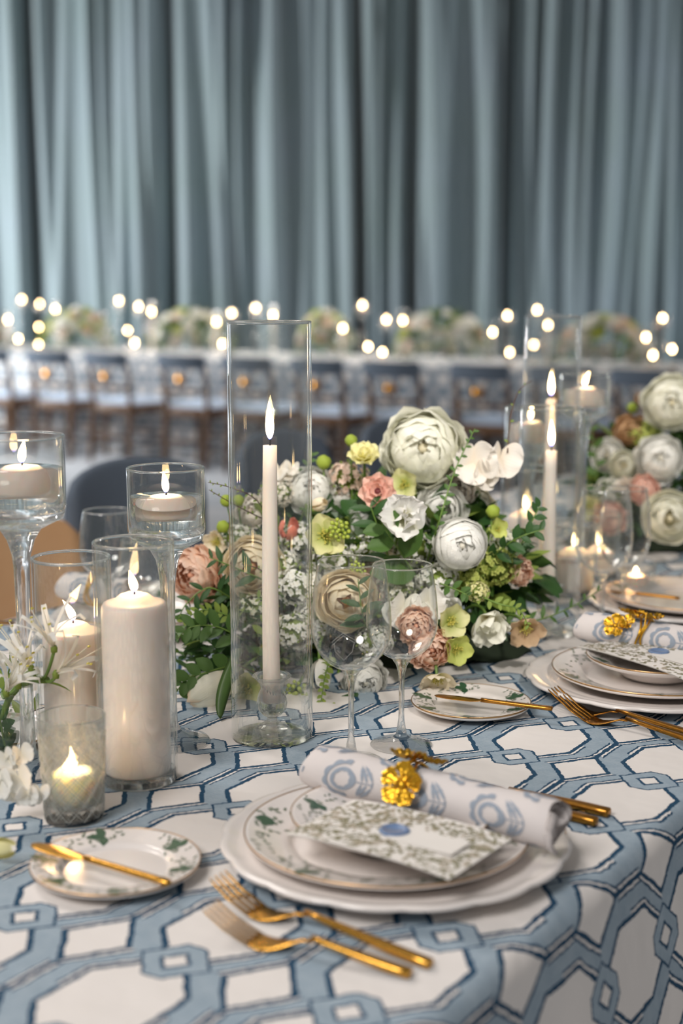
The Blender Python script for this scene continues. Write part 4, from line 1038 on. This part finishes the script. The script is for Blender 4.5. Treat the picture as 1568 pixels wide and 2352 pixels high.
def leafmass(label,c,rad,n,Ls,seed,mats=('green','green2','green3'),zmin=TZ+.004,wts=(.5,.33,.17),cat='foliage',name='foliage_mass',fine=.35):
    r_=random.Random(seed); o=thing(name,label,cat,(c[0],c[1],zmin))
    mbs={m:MB() for m in mats}
    V=[leafmesh(1,w_,.3,b_,3,1) for w_,b_ in ((.26,.2),(.18,.3),(.36,.1))]
    for i in range(n):
        u=r_.uniform(-.55,1); an=r_.uniform(0,6.28); k=sqrt(max(0,1-u*u)); d=Vector((k*cos(an),k*sin(an),u)); q=r_.uniform(.62,1.02)
        p=Vector((c[0]+d.x*rad[0]*q,c[1]+d.y*rad[1]*q,c[2]+d.z*rad[2]*q))
        if p.z<zmin+.006: p.z=zmin+.006+r_.uniform(0,.02)
        mt=r_.choices(mats,wts)[0]; dirv=(Vector((d.x/rad[0],d.y/rad[1],d.z/rad[2])).normalized()+Vector((r_.gauss(0,.7),r_.gauss(0,.7),r_.gauss(0,.6)))).normalized()
        if p.z<zmin+.03: dirv.z=abs(dirv.z)*.3; dirv.normalize()
        L=Ls*r_.uniform(.6,1.15)*(.38 if r_.random()<fine else 1)
        M_=Matrix.Translation(p-Vector(o.location))@dirv.to_track_quat('X','Z').to_matrix().to_4x4()@Matrix.Rotation(r_.uniform(-1,1),4,'X')@Matrix.Diagonal((L,L,L,1))
        mbs[mt].join(r_.choice(V),M_)
    for m in mats: q=mbs[m].obj('leaves',M[m],o); q['kind']='stuff'
    return o
# --- first centrepiece
CORE=lambda p: Vector((.055+.65*(p.x-.055), 2.08+.3*(p.y-2.08), TZ+.035))
t=thing('flower_tray','low dark moss tray under the main centrepiece','tray',(.05,2.07,TZ))
def mound(u,v):
    a=2*pi*u; r=v; return (.235*r*cos(a),.105*r*sin(a),.002+.060*(1-r**3)+.006*sin(9*a+4*r))
grid(mound,40,10,True).obj('moss',M['foam'],t)
leafmass('dense green leaves filling the main centrepiece',(.05,2.09,TZ+.115),(.235,.115,.115),1500,.050,11)
leafmass('low leaves spilling at the left foot of the main centrepiece',(-.135,1.93,TZ+.045),(.10,.075,.07),420,.030,12,wts=(.55,.35,.1))
B=bloom
B('peony','big ruffled cream peony on top of the main centrepiece',972,1030,2.06,90,'cream',(-.1,.15))
B('butterfly_ranunculus','small lemon-cream ranunculus left of the cream peony',836,1050,2.02,44,'lemon',(-.05,1.3))
B('bud','green bud up left of the lemon-cream ranunculus',806,1012,2.04,15,'greenish',(0,2.5))
B('bud','green bud beside the right rim of the big cylinder',743,1062,2.05,18,'greenish',(0,2.5))
B('butterfly_ranunculus','pink-peach ranunculus with dark centre under the lemon one',868,1130,1.95,50,'pinkpeach',(-.15,.35))
B('parrot_tulip','white fringed parrot tulip in the middle of the centrepiece',925,1190,1.90,78,'parrot',(.1,.3))
B('ranunculus','full white ranunculus right of the parrot tulip',1058,1252,1.90,62,'white',(.12,.12))
B('sweet_pea','white sweet pea high at the right of the centrepiece',1122,1062,2.02,80,'palepink',(.1,.0))
B('hellebore','green-centred hellebore under the cream peony',930,1112,2.02,42,'helle',(-.3,.1))
B('carnation','blush pink bloom behind the sprig right of the peony',1040,1130,2.08,46,'palepink',(.1,.2))
B('rose','white rose between sweet pea and white ranunculus',1015,1170,2.04,52,'white',(.2,.2))
B('peony','ivory ruffled bloom between peony and sweet pea',1085,1165,2.12,50,'cream',(.2,.3))
B('rose','creamy apricot garden rose behind the big cylinder',580,1300,1.93,62,'apricot',(-.2,.05))
B('carnation','peach ruffled bloom at the left end of the centrepiece',448,1320,1.96,58,'peach',(-.75,.1))
B('hellebore','lime-centred hellebore beside the big cylinder',745,1232,1.90,56,'helle',(.1,.25))
B('lilac','white lilac cluster just right of the taper candle',690,1345,1.92,50,'white',(.1,.1),name='lilac_spray')
B('lilac','white lilac cluster between big cylinder and wine glass',765,1290,1.95,46,'white',(0,.3),name='lilac_spray')
B('lilac','white lilac cluster low behind the big cylinder',676,1450,1.88,46,'white',(.1,0),name='lilac_spray')
B('lilac','white lilac cluster upper right of the taper candle',690,1240,2.0,42,'white',(0,.3),name='lilac_spray')
B('lilac','ivory stock cluster left of the taper candle above the rose',585,1400,1.92,38,'cream',(-.2,.1),name='lilac_spray')
B('tulip','coral tulip just right of the taper candle',664,1212,1.98,24,'coral',(.2,1.0))
B('peony','white ruffled flower at the upper left beside the cylinder',712,1125,2.06,52,'white',(0,.3))
B('tulip','small blush tulip bud right of the big cylinder',735,1158,2.0,17,'apricot',(1,.4))
B('rose','white rose behind the right wall of the big cylinder',770,1135,2.08,44,'white',(0,.4))
B('rose','pale peach garden rose seen through the larger wine glass',795,1378,1.86,62,'apricot',(-.1,.1))
B('rose','small peach rose above right of the one in the wine glass',838,1352,1.93,42,'blush',(.1,.3))
B('sweet_pea','white sweet pea seen through the smaller wine glass',958,1392,1.87,70,'white',(0,0))
B('parrot_tulip','white crinkled petals right of the smaller wine glass',1018,1385,1.92,54,'white',(.4,.1))
B('carnation','peach carnation seen through the smaller wine glass',955,1437,1.84,38,'peach',(0,.1))
B('carnation','peach carnation low right of the smaller wine glass',988,1490,1.84,44,'peach',(.3,.0))
B('hellebore','pale green hellebore right of the smaller wine glass',1032,1425,1.86,46,'helle',(.5,.2))
B('hellebore','green-tinted hellebore at the lower right of the peach carnation',1045,1488,1.85,42,'greenish',(.4,-.2))
B('parrot_tulip','drooping white fringed tulip at the lower right',1120,1420,1.90,66,'cream',(.2,-.6))
B('hellebore','taupe hellebore at the right foot of the centrepiece',1205,1440,1.92,50,'taupe',(.1,-.5))
B('hellebore','ivory hellebore nodding on the cloth above the bread plate',1003,1553,1.82,48,'hellewhite',(.0,-.9))
B('tulip','white tulip with peach tips lying left of the big cylinder',474,1590,1.80,46,'peachedge',(-1.2,-.75),fy=-.4)
B('hellebore','pale green hellebore behind the foot of the big cylinder',572,1578,1.82,48,'helle',(-.2,-.1))
B('hellebore','green and blush hellebore above the peach bloom at left',500,1243,2.0,38,'hellewhite',(-.5,-.3))
B('bud','round green bud at the upper left of the centrepiece',519,1150,2.0,15,'greenish',(-.3,2))
B('bud','round green bud seen through the left wall of the big cylinder',547,1150,2.02,15,'greenish',(0,2))
B('bud','lower round green bud at the left of the big cylinder',512,1210,1.98,16,'greenish',(-.5,1))
B('sweet_pea','blush sweet pea right of the taper candle tip',657,1078,2.05,36,'palepink',(0,.2))
B('carnation','blush astilbe-like bloom behind the left cylinder wall',575,1175,2.05,34,'palepink',(-.2,.5))
B('carnation','dusty pink bloom just left of the taper',590,1205,2.1,30,'blush',(-.2,.2))
B('tulip','white bell tulip hanging right of the big cylinder',735,1555,1.84,27,'white',(.15,-2.2))
B('peony','white ruffled bloom behind the wine glass stems',838,1565,1.86,48,'white',(.1,-.1))
B('rose','ivory rose seen above the rims of the wine glasses',890,1300,1.98,46,'hellewhite',(.1,.1))
B('peony','white bloom behind the stem of the pink-peach flower',830,1218,2.04,50,'white',(0,.1))
B('bud','green bud above the lime flower at the right',1132,1175,1.95,17,'greenish',(.1,2.2))
B('hellebore','lime-yellow flower under the right green bud',1140,1215,1.97,28,'greenish',(.3,.2))
B('carnation','peach bloom at the right edge of the centrepiece',1195,1312,2.0,30,'peach',(.8,.1))
B('lilac','green-white lilac cluster right of the white ranunculus',1135,1300,1.98,46,'greenish',(.3,.1),name='lilac_spray')
B('lilac','lime hydrangea cluster above the drooping white tulip',1095,1360,1.88,24,'lemon',(.2,.1),name='lilac_spray')
B('lilac','white lilac cluster between parrot tulip and wine glass rim',955,1262,1.98,42,'white',(0,.1),name='lilac_spray')
B('lilac','blush stock cluster left of the pink-peach flower',800,1100,2.08,42,'blush',(-.1,.3),name='lilac_spray')
for q_ in [(640,1130,2.06,36,'palepink','blush lilac cluster at the upper left behind the taper'),(838,1268,1.98,40,'white','white lilac cluster under the parrot tulip'),(905,1345,1.94,42,'cream','cream lilac cluster behind the wine glass rims'),
 (1078,1335,1.95,34,'greenish','lime lilac cluster under the full white ranunculus'),(648,1300,1.95,38,'white','white lilac cluster left of the taper candle near the apricot rose'),(722,1425,1.90,42,'white','white lilac cluster low between cylinder and large wine glass'),
 (1160,1245,2.0,34,'cream','cream lilac cluster near the right leafy sprigs'),(1003,1330,1.93,38,'white','white lilac cluster left of the full white ranunculus'),(860,1470,1.87,36,'white','white lilac cluster behind the bowls of the wine glasses'),(545,1235,2.0,34,'white','white lilac cluster behind the left wall of the cylinder')]:
    B('lilac',q_[5],*q_[:5],(0,.2),name='lilac_spray')
B('berries','bunch of green berries above the larger wine glass',778,1218,1.88,28,'',(0,.2),name='berry_sprig')
B('berries','green berries seen inside the rim of the larger wine glass',820,1310,1.88,22,'',(0,.2),name='berry_sprig')
B('berries','lime berries lying right of the big cylinder foot',748,1638,1.80,30,'',(0,.6),name='berry_sprig')
B('berries','pale green berries behind the lower right cylinder wall',680,1590,1.84,30,'',(0,.1),name='berry_sprig')
for i,(pts,n,L,mk,k,lb) in enumerate([
 ([(1130,1330,1.98),(1190,1260,1.96),(1225,1190,1.95),(1240,1160,1.95)],11,.030,'green',0,'leafy green sprig rising at the right edge of the centrepiece'),
 ([(1120,1290,1.98),(1180,1240,1.93),(1250,1215,1.92)],9,.030,'green',0,'leafy green sprig reaching right toward the taper candle'),
 ([(1140,1430,2.0),(1230,1425,2.0),(1310,1395,2.03),(1382,1352,2.06)],13,.022,'green2',1,'thin leafy branch reaching right over the cloth'),
 ([(980,1290,1.95),(1010,1190,1.9),(1045,1080,1.93),(1090,985,1.98)],26,.015,'green2',0,'tall feathery sprig in front of the cream peony'),
 ([(960,1250,2.1),(1040,1080,2.12),(1060,1010,2.14)],16,.014,'green3',0,'feathery sprig behind the right of the peony'),
 ([(560,1470,1.86),(500,1440,1.84),(440,1440,1.83),(405,1470,1.83)],12,.034,'green2',0,'leafy spray at the lower left of the centrepiece'),
 ([(560,1520,1.84),(490,1540,1.80),(430,1560,1.79),(405,1590,1.79)],12,.032,'green2',2,'rounded-leaf spray resting at the left foot of the centrepiece'),
 ([(540,1420,1.88),(470,1400,1.87),(415,1430,1.86)],16,.016,'green3',0,'fine yellow-green filler spray at the left'),
 ([(540,1380,1.92),(480,1350,1.90),(430,1385,1.89),(410,1420,1.89)],9,.030,'green',1,'dark leaf sprig under the peach bloom at left'),
 ([(600,1330,1.9),(530,1300,1.88),(480,1280,1.88)],8,.032,'green',1,'dark leaf sprig left of the apricot rose'),
 ([(960,1330,1.95),(900,1240,1.9),(880,1210,1.9)],5,.065,'green2',2,'broad green leaves left of the white ranunculus'),
 ([(900,1300,1.95),(860,1190,1.93),(850,1160,1.93)],6,.045,'green',1,'pointed dark leaves under the parrot tulip'),
 ([(840,1440,1.86),(830,1400,1.83),(822,1330,1.82)],8,.036,'green',1,'pointed leaf sprig seen through the larger wine glass'),
 ([(1010,1340,1.9),(1060,1360,1.86),(1075,1370,1.86)],10,.018,'green2',0,'fern-like tip above the hellebores'),
 ([(1060,1350,1.9),(1140,1385,1.86),(1190,1400,1.86),(1215,1440,1.86)],18,.014,'green3',0,'fine green spray hanging at the lower right'),
 ([(760,1500,1.86),(745,1560,1.82),(735,1625,1.80)],18,.012,'green3',2,'lime drooping sprig beside the foot of the cylinder'),
 ([(770,1320,2.0),(700,1120,2.06),(720,1040,2.08)],14,.022,'green2',0,'green sprig right of the taper candle'),
 ([(930,1350,2.0),(905,1150,2.05),(880,1090,2.06)],5,.05,'green',1,'dark pointed leaf between peony and pink bloom'),
 ([(760,1640,1.84),(790,1650,1.80),(815,1660,1.79)],3,.045,'green',0,'dark leaves lying on the cloth behind the wine glass stem'),
 ([(600,1470,1.85),(620,1400,1.84),(590,1370,1.84)],12,.018,'green3',0,'fine green heads behind the taper candle')]):
    sprig(lb,[P3(*q) for q in pts],n,L,mk,k,seed=i*3)
for i,(pts,n,lb) in enumerate([
 ([(640,1230,1.95),(590,1150,1.9),(530,1120,1.87),(478,1108,1.85)],16,'brown budded twig reaching left to the stemmed bowl'),
 ([(600,1190,1.94),(540,1160,1.88),(480,1125,1.86)],12,'second brown twig just under the first at the left'),
 ([(640,1350,1.92),(600,1310,1.88),(555,1295,1.85)],10,'thin twig crossing the apricot rose'),
 ([(1165,1040,2.02),(1172,960,2.06),(1190,900,2.08),(1220,875,2.1)],5,'bare curved twig rising right of the sweet pea'),
 ([(640,1540,1.84),(590,1545,1.80),(530,1520,1.79)],6,'thin twig behind the foot of the big cylinder')]):
    sprig(lb,[P3(*q) for q in pts],n,.007,'green3',0,.0011,'twig',i+90,name='twig',cat='twig')
# long green pod leaf hanging over the cloth beside the cylinder
def podleaf():
    pts=[P3(548,1490,1.82),P3(520,1570,1.78),P3(505,1620,1.75),P3(506,1672,1.72)]; pts[-1].z=max(pts[-1].z,TZ+.003)
    o=pts[0]; t=thing('tulip_leaf','long green tulip leaf hanging down left of the big cylinder','leaf',o)
    C=bez(pts[0]-o,(pts[1]+pts[2])/2-o+Vector((-.006,0,0)),pts[3]-o,12)
    m=MB();vs_=[];fs=[]
    for i,p_ in enumerate(C):
        s=i/12; w=.0085*sin(pi*min(1,.15+.85*s))**.6+.0004
        for k,(a,b) in enumerate(((-1,0),(-.4,-.5),(.4,-.5),(1,0),(.4,.25),(-.4,.25))): vs_.append(p_+Vector((a*w,b*w,0)))
    for i in range(12):
        for k in range(6): q=(k+1)%6; fs.append((i*6+k,i*6+q,i*6+6+q,i*6+6+k))
    fs.append((5,4,3,2,1,0)); fs.append(tuple(72+k for k in range(6)))
    m.add(vs_,fs); m.obj('blade',M['green2'],t)
podleaf()
# --- second centrepiece at the right
C2c=P3(1520,1300,2.95); cx,cy_=C2c.x+.02,C2c.y
AREA='right-hand centrepiece'
CORE=lambda p: Vector((cx+.5*(p.x-cx), cy_+.3*(p.y-cy_), TZ+.04))
t=thing('flower_tray','low dark moss tray under the right-hand centrepiece','tray',(cx,cy_,TZ)); grid(mound,40,10,True).obj('moss',M['foam'],t)
leafmass('dense green leaves filling the right-hand centrepiece',(cx,cy_+.02,TZ+.12),(.19,.13,.13),900,.055,31,wts=(.5,.35,.15))
for kd,px,py,Y,r,c,f,lb in [
 ('peony',1540,925,2.80,60,'cream',(-.1,.1),'big cream peony at the top of the right-hand centrepiece'),
 ('carnation',1445,990,2.85,32,'tan',(-.2,.2),'mauve-tan ruffled bloom left of the upper right peony'),
 ('rose',1395,1045,2.82,34,'white',(-.3,.2),'white bloom at the left of the right-hand centrepiece'),
 ('peony',1515,1053,2.75,50,'white',(-.1,.2),'white peony in the middle of the right-hand centrepiece'),
 ('rose',1432,1068,2.78,30,'cream',(-.2,.2),'small cream rose left of the middle right peony'),
 ('parrot_tulip',1440,1115,2.75,36,'palepink',(-.3,.1),'blush crinkled bloom low in the right-hand centrepiece'),
 ('carnation',1478,1125,2.72,30,'pinkpeach',(-.2,.1),'coral-pink bloom behind the right wine glasses'),
 ('rose',1537,1190,2.68,54,'cream',(-.1,.05),'creamy garden rose low at the right edge'),
 ('carnation',1400,1190,2.72,34,'pinkpeach',(-.3,0),'peach bloom seen through the right wine glasses'),
 ('lilac',1482,1000,2.85,34,'greenish',(-.1,.3),'pale green cluster beside the upper right peony'),
 ('lilac',1405,1130,2.78,34,'white',(-.2,.1),'white lilac cluster at the left of the right-hand centrepiece'),
 ('bud',1452,937,2.88,13,'greenish',(0,2),'green bud above the mauve-tan bloom'),
 ('hellebore',1352,1165,2.75,34,'helle',(-.3,.2),'green hellebore between the right tapers and wine glasses')]:
    B(kd,lb,px,py,Y,r,c,f,name='lilac_spray' if kd=='lilac' else None)
sprig('green sprig rising at the left of the right-hand centrepiece',[P3(1372,1150,2.8),P3(1368,1050,2.8),P3(1352,960,2.8)],9,.035,'green2',0,seed=41)
# --- bud vase with white flowers at the left edge
CORE=None; AREA='left edge flowers'
vb=at(10,1748); t=thing('bud_vase','round green-tinted glass bud vase cut by the left edge','vase',vb)
rv=.030; z_=[(0,0),(.016,0),(.021,.003),(.032,.014),(.038,.032),(.036,.050),(.024,.066),(.018,.074),(.021,.082),(.0195,.082),(.0165,.074),(.0225,.066),(.034,.050),(.036,.032),(.030,.015),(.019,.006),(0,.006)]
lathe(z_,40,True).obj('glass_wall',M['thin'],t)
lathe([(0,.0065),(.018,.0065),(.0285,.0155),(.0340,.032),(.0325,.048),(0,.048)],32).obj('water',M['water'],t)
sprig('dark green leaves packed inside the round bud vase',[vb+Vector((.004,0,.010)),vb+Vector((0,-.004,.034)),vb+Vector((-.004,0,.060))],9,.026,'green',2,seed=77)
def nerine(label,c,dirv,s,n,seed,core):
    c=Vector(c); r_=random.Random(seed); t=thing('nerine_flower',label,'flower',c)
    for i in range(n):
        an=2*pi*i/n+r_.uniform(-.3,.3); d=Vector(dirv).normalized(); a=d.orthogonal().normalized(); b=d.cross(a); o=(a*cos(an)+b*sin(an))
        tip=d*s*r_.uniform(.7,1.1)+o*s*r_.uniform(.45,.95); mid=d*s*.62+o*s*.10; path=bez((0,0,0),mid,tip,8); curl=path[-1]+o*s*.10-d*s*.16; path.append(curl)
        m=MB();vs_=[];fs=[]
        for j,p_ in enumerate(path):
            w=s*.085*sin(pi*min(1,.16+.78*j/len(path)))**.6; sd=d.cross(o).normalized()
            vs_+= [p_+sd*w+o*w*.3,p_-o*w*.15,p_-sd*w+o*w*.3]
        for j in range(len(path)-1): k=j*3; fs+=[(k,k+1,k+4,k+3),(k+1,k+2,k+5,k+4)]
        MB().add(vs_,fs,[(j%3/2,j/len(vs_)) for j in range(len(vs_))]).obj('petal',PM['white'],t)
    for i in range(5):
        o=Vector((r_.uniform(-1,1),r_.uniform(-1,1),r_.uniform(-1,1)))*.3; e=(Vector(dirv).normalized()+o)*s*1.15; tube([(0,0,0),e*.5,e],.0006,4).obj('filament',PM['white'],t); tube([e,e+Vector((.003,0,.001))],.0011,4).obj('anther',M['yel'],t)
    lathe([(0,-.006),(.0035,-.005),(.004,0),(.002,.004),(0,.005)],8).obj('calyx',M['green3'],t)
    tube(bez((0,0,-.003),(Vector(core)-c)*.5+Vector((0,0,-.01)),Vector(core)-c,8),.0019,6).obj('stem',M['stem'],t)
top=vb+Vector((0,0,.080)); hub=P3(100,1560,1.52)
nerine('white spidery nerine floret in front of the shorter pillar candle',P3(124,1488,1.50),(-.25,-.3,1),.044,6,1,hub)
nerine('white nerine floret pointing right across the shorter pillar candle',P3(128,1548,1.50),(1,-.2,.75),.042,5,2,hub)
nerine('white nerine floret curling beside the leftmost glass stem',P3(72,1535,1.51),(-.5,-.2,1),.042,6,3,hub)
nerine('white nerine buds at the left edge of the picture',P3(14,1590,1.50),(.5,-.3,1),.042,7,4,top)
nerine('small white nerine floret left of the glass stem',P3(42,1572,1.52),(.1,-.3,1),.038,6,5,top)
t=thing('flower_stalk','thick green nerine stalk leaning right from the bud vase','flower stalk',top+Vector((0,0,-.03))); o_=t.location.copy()
tube([p-o_ for p in bez(o_,top+Vector((.01,0,.02)),P3(108,1562,1.52),8)],.0040,8).obj('stalk',M['stem'],t); 
link('leaf',leafme('green3',1),t,Matrix.Translation(P3(92,1568,1.515)-o_)@Matrix.Diagonal((.034,.02,.03,1)))
sprig('lime leaf standing at the left edge above the bud vase',[top,top+Vector((.01,0,.03)),P3(22,1500,1.52)],4,.04,'green3',1,seed=9)
B('sweet_pea','white sweet pea cut by the left edge near the cut-glass votive',20,1795,1.37,62,'white',(.1,.1),stem=False)
B('sweet_pea','upper white sweet pea cut by the left edge under the round vase',34,1738,1.40,44,'white',(.2,.2),stem=False)
B('sweet_pea','lower white sweet pea touching the cut-glass votive',78,1822,1.36,40,'white',(.4,-.1),stem=False)
B('tulip','pale yellow bloom lying at the left edge below the sweet peas',8,1948,1.27,26,'lemon',(1,.1),stem=False,fy=-.2)
sprig('fallen brown-green petal and leaf behind the leftmost glass stem',[at(60,1660,TZ+.02),at(62,1640,TZ+.045),at(110,1622,TZ+.05)],3,.03,'green3',1,stemmat='twig',seed=12)
# --- far tables: candles and arrangements
def farz(px,off): # point over the far table at row offset
    d=ray(px,1000); den=d.x*_d.y-d.y*_d.x; q=FA+_n*off; s=(q.x*_d.y-q.y*_d.x)/den; return d.y*s
def far_taper(px,py,lb,Y):
    p=P3(px,py,Y); b=Vector((p.x,p.y,TZ)); H=p.z-TZ
    t=thing('taper_candle',lb,'candle',b); tube([(0,0,.0),(0,0,H*.5),(0,0,H-.012)],.011,10).obj('wax',M['wax'],t)
    lathe([(0,0),(.024,0),(.02,.008),(.008,.02),(.02,.05),(.024,.06),(.012,.055),(0,.055)],16).obj('holder',M['thin'],t)
    lathe([(.050,.001),(.050,H+.08),(.0475,H+.08),(.0475,.001)],24,True).obj('glass_cylinder',M['thin'],t)
    o=flame_mb(.036,.0085,0,8).obj('flame',M['farflame'],t); o.location=(0,0,H-.012)
def far_float(px,py,lb,Y):
    p=P3(px,py,Y); b=Vector((p.x,p.y,TZ)); H=p.z-TZ
    t=thing('floating_candle_stand',lb,'candle stand',b)
    lathe([(0,0),(.046,.001),(.02,.006),(.007,.02),(.006,H-.12),(.014,H-.09),(.045,H-.075),(.050,H-.07),(.050,H+.03),(.047,H+.03),(.047,H-.065),(0,H-.07)],24).obj('stemmed_bowl',M['thin'],t)
    lathe([(0,H-.04),(.035,H-.038),(.037,H-.02),(.025,H-.012),(0,H-.010)],20).obj('candle',M['wax'],t)
    o=flame_mb(.032,.0085,0,8).obj('flame',M['farflame'],t); o.location=(0,0,H-.010)
def far_votive(px,py,lb,Y):
    p=P3(px,py,Y); b=Vector((p.x,p.y,TZ)); t=thing('votive_holder',lb,'votive holder',b)
    lathe([(0,0),(.032,0),(.036,.07),(.034,.07),(.030,.008),(0,.008)],18).obj('glass',M['thin'],t); lathe([(0,.009),(.022,.009),(.022,.035),(0,.036)],14).obj('candle',M['wax'],t)
    o=flame_mb(.030,.0085,0,8).obj('flame',M['farflame'],t); o.location=(0,0,max(.036,p.z-TZ-.01))
TP=[(18,735),(127,711),(237,737),(348,717),(497,740),(627,725),(787,755),(925,737),(1131,764),(1258,748),(1483,776)]
FL=[(50,689),(91,699),(273,692),(318,705),(532,720),(587,708),(832,702),(887,735),(1165,726),(1233,713),(1521,732)]
VO=[(42,779),(89,752),(89,800),(293,760),(309,788),(511,790),(845,797),(878,810),(1170,810),(1225,793),(1543,803),(1499,817)]
for i,(x,y) in enumerate(TP): far_taper(x,y,f'{ordl(i)} taper candle in glass along the far table'+('' if i==0 else ', counted from the left'),farz(x,.85+.25*(i%3)))
for i,(x,y) in enumerate(FL): far_float(x,y,f'{ordl(i)} high floating-candle stand on the far table'+('' if i==0 else ', counted from the left'),farz(x,1.0+.2*(i%2)))
for i,(x,y) in enumerate(VO): far_votive(x,y,f'{ordl(i)} low votive light on the far table'+('' if i==0 else ', counted from the left'),farz(x,.70+.2*(i%2)))
BM=[]
def far_bloom_mesh(col,seed):
    mb=MB(); r_=random.Random(seed)
    for li,(k,am,n) in enumerate(((1,95,5),(.85,112,5),(.6,130,4),(.35,148,3))):
        for i in range(n): mb.join(shellpet(radians(am),.75,.1,.14,seed+i,4,4,zs=.86),Matrix.Rotation(2*pi*i/n+li,4,'Z')@Matrix.Diagonal((k,k,k,1)))
    return mb.mesh('bloom',PM[col])
BM=[far_bloom_mesh(c,i*5) for i,c in enumerate(('white','cream','white','blush','white','greenish'))]
def far_arr(px,py0,wpx,hpx,lb,seed):
    Y=farz(px,1.15); c=P3(px,py0,Y); t=thing('floral_centerpiece',lb,'flower arrangement',(c.x,c.y,TZ)); r_=random.Random(seed); W=rpx(c,wpx)/2; H=max(.12,P3(px,py0-hpx/2,Y).z-TZ)
    m=MB(); m2=MB(); lf=leafmesh(1,.3,.3,.2,3,1)
    for i in range(420):
        an=r_.uniform(0,6.28); u=r_.random(); q=sqrt(1-u*u)*r_.uniform(.75,1.05); p=Vector((W*q*cos(an),.16*q*sin(an),max(.012,H*u*.95+.01))); d=(p+Vector((r_.gauss(0,.1),r_.gauss(0,.1),r_.uniform(0,.15)))).normalized(); L=r_.uniform(.03,.06)
        (m if r_.random()<.4 else m2).join(lf,Matrix.Translation(p)@d.to_track_quat('X','Z').to_matrix().to_4x4()@Matrix.Rotation(r_.uniform(-1,1),4,'X')@Matrix.Diagonal((L,L,L,1)))
    m.obj('leaves',M['green'],t)['kind']='stuff'; m2.obj('leaves',M['green3'],t)['kind']='stuff'
    for i in range(36):
        an=-r_.uniform(.1,3.04); u=r_.random()**.8; q=sqrt(1-u*u); p=Vector((W*.95*q*cos(an),.17*q*sin(an),.03+H*u)); d=Vector((p.x/W,p.y/.17,p.z/H)).normalized(); s=r_.uniform(.032,.056)
        link('bloom',r_.choice(BM),t,Matrix.Translation(p)@d.to_track_quat('Z','Y').to_matrix().to_4x4()@Matrix.Diagonal((s,s,s,1)))
for i,(px,py,w_,h_,lb) in enumerate([(175,762,175,95,'low flower arrangement at the left end of the far table'),(435,764,190,100,'low flower arrangement on the far table left of the tall cylinder'),(745,770,130,95,'flower arrangement on the far table right of the tall cylinder'),(1015,780,220,125,'widest flower arrangement on the far table above the cream peony'),(1385,795,230,120,'flower arrangement on the far table above the right candle group'),(-20,770,90,70,'flower arrangement on the far table cut by the left edge')]):
    far_arr(px,py,w_,h_,lb,i*13+2)
# pale tableware on the far table
k=0
for i in range(14):
    px=20+115*i; Y=farz(px,.62); p=P3(px,820,Y); t=thing('wine_glass',f'{(ORD+["thirteenth","fourteenth"])[i]} small blurred wine glass on the far table'+('' if i==0 else ' from the left'),'wine glass',(p.x,p.y,TZ),0,'wine glasses on the far table')
    lathe([(0,0),(.035,.001),(.004,.008),(.004,.09),(.03,.115),(.042,.15),(.036,.21),(.035,.21),(.041,.15),(.028,.117),(0,.1)],16).obj('bowl',M['thin'],t)
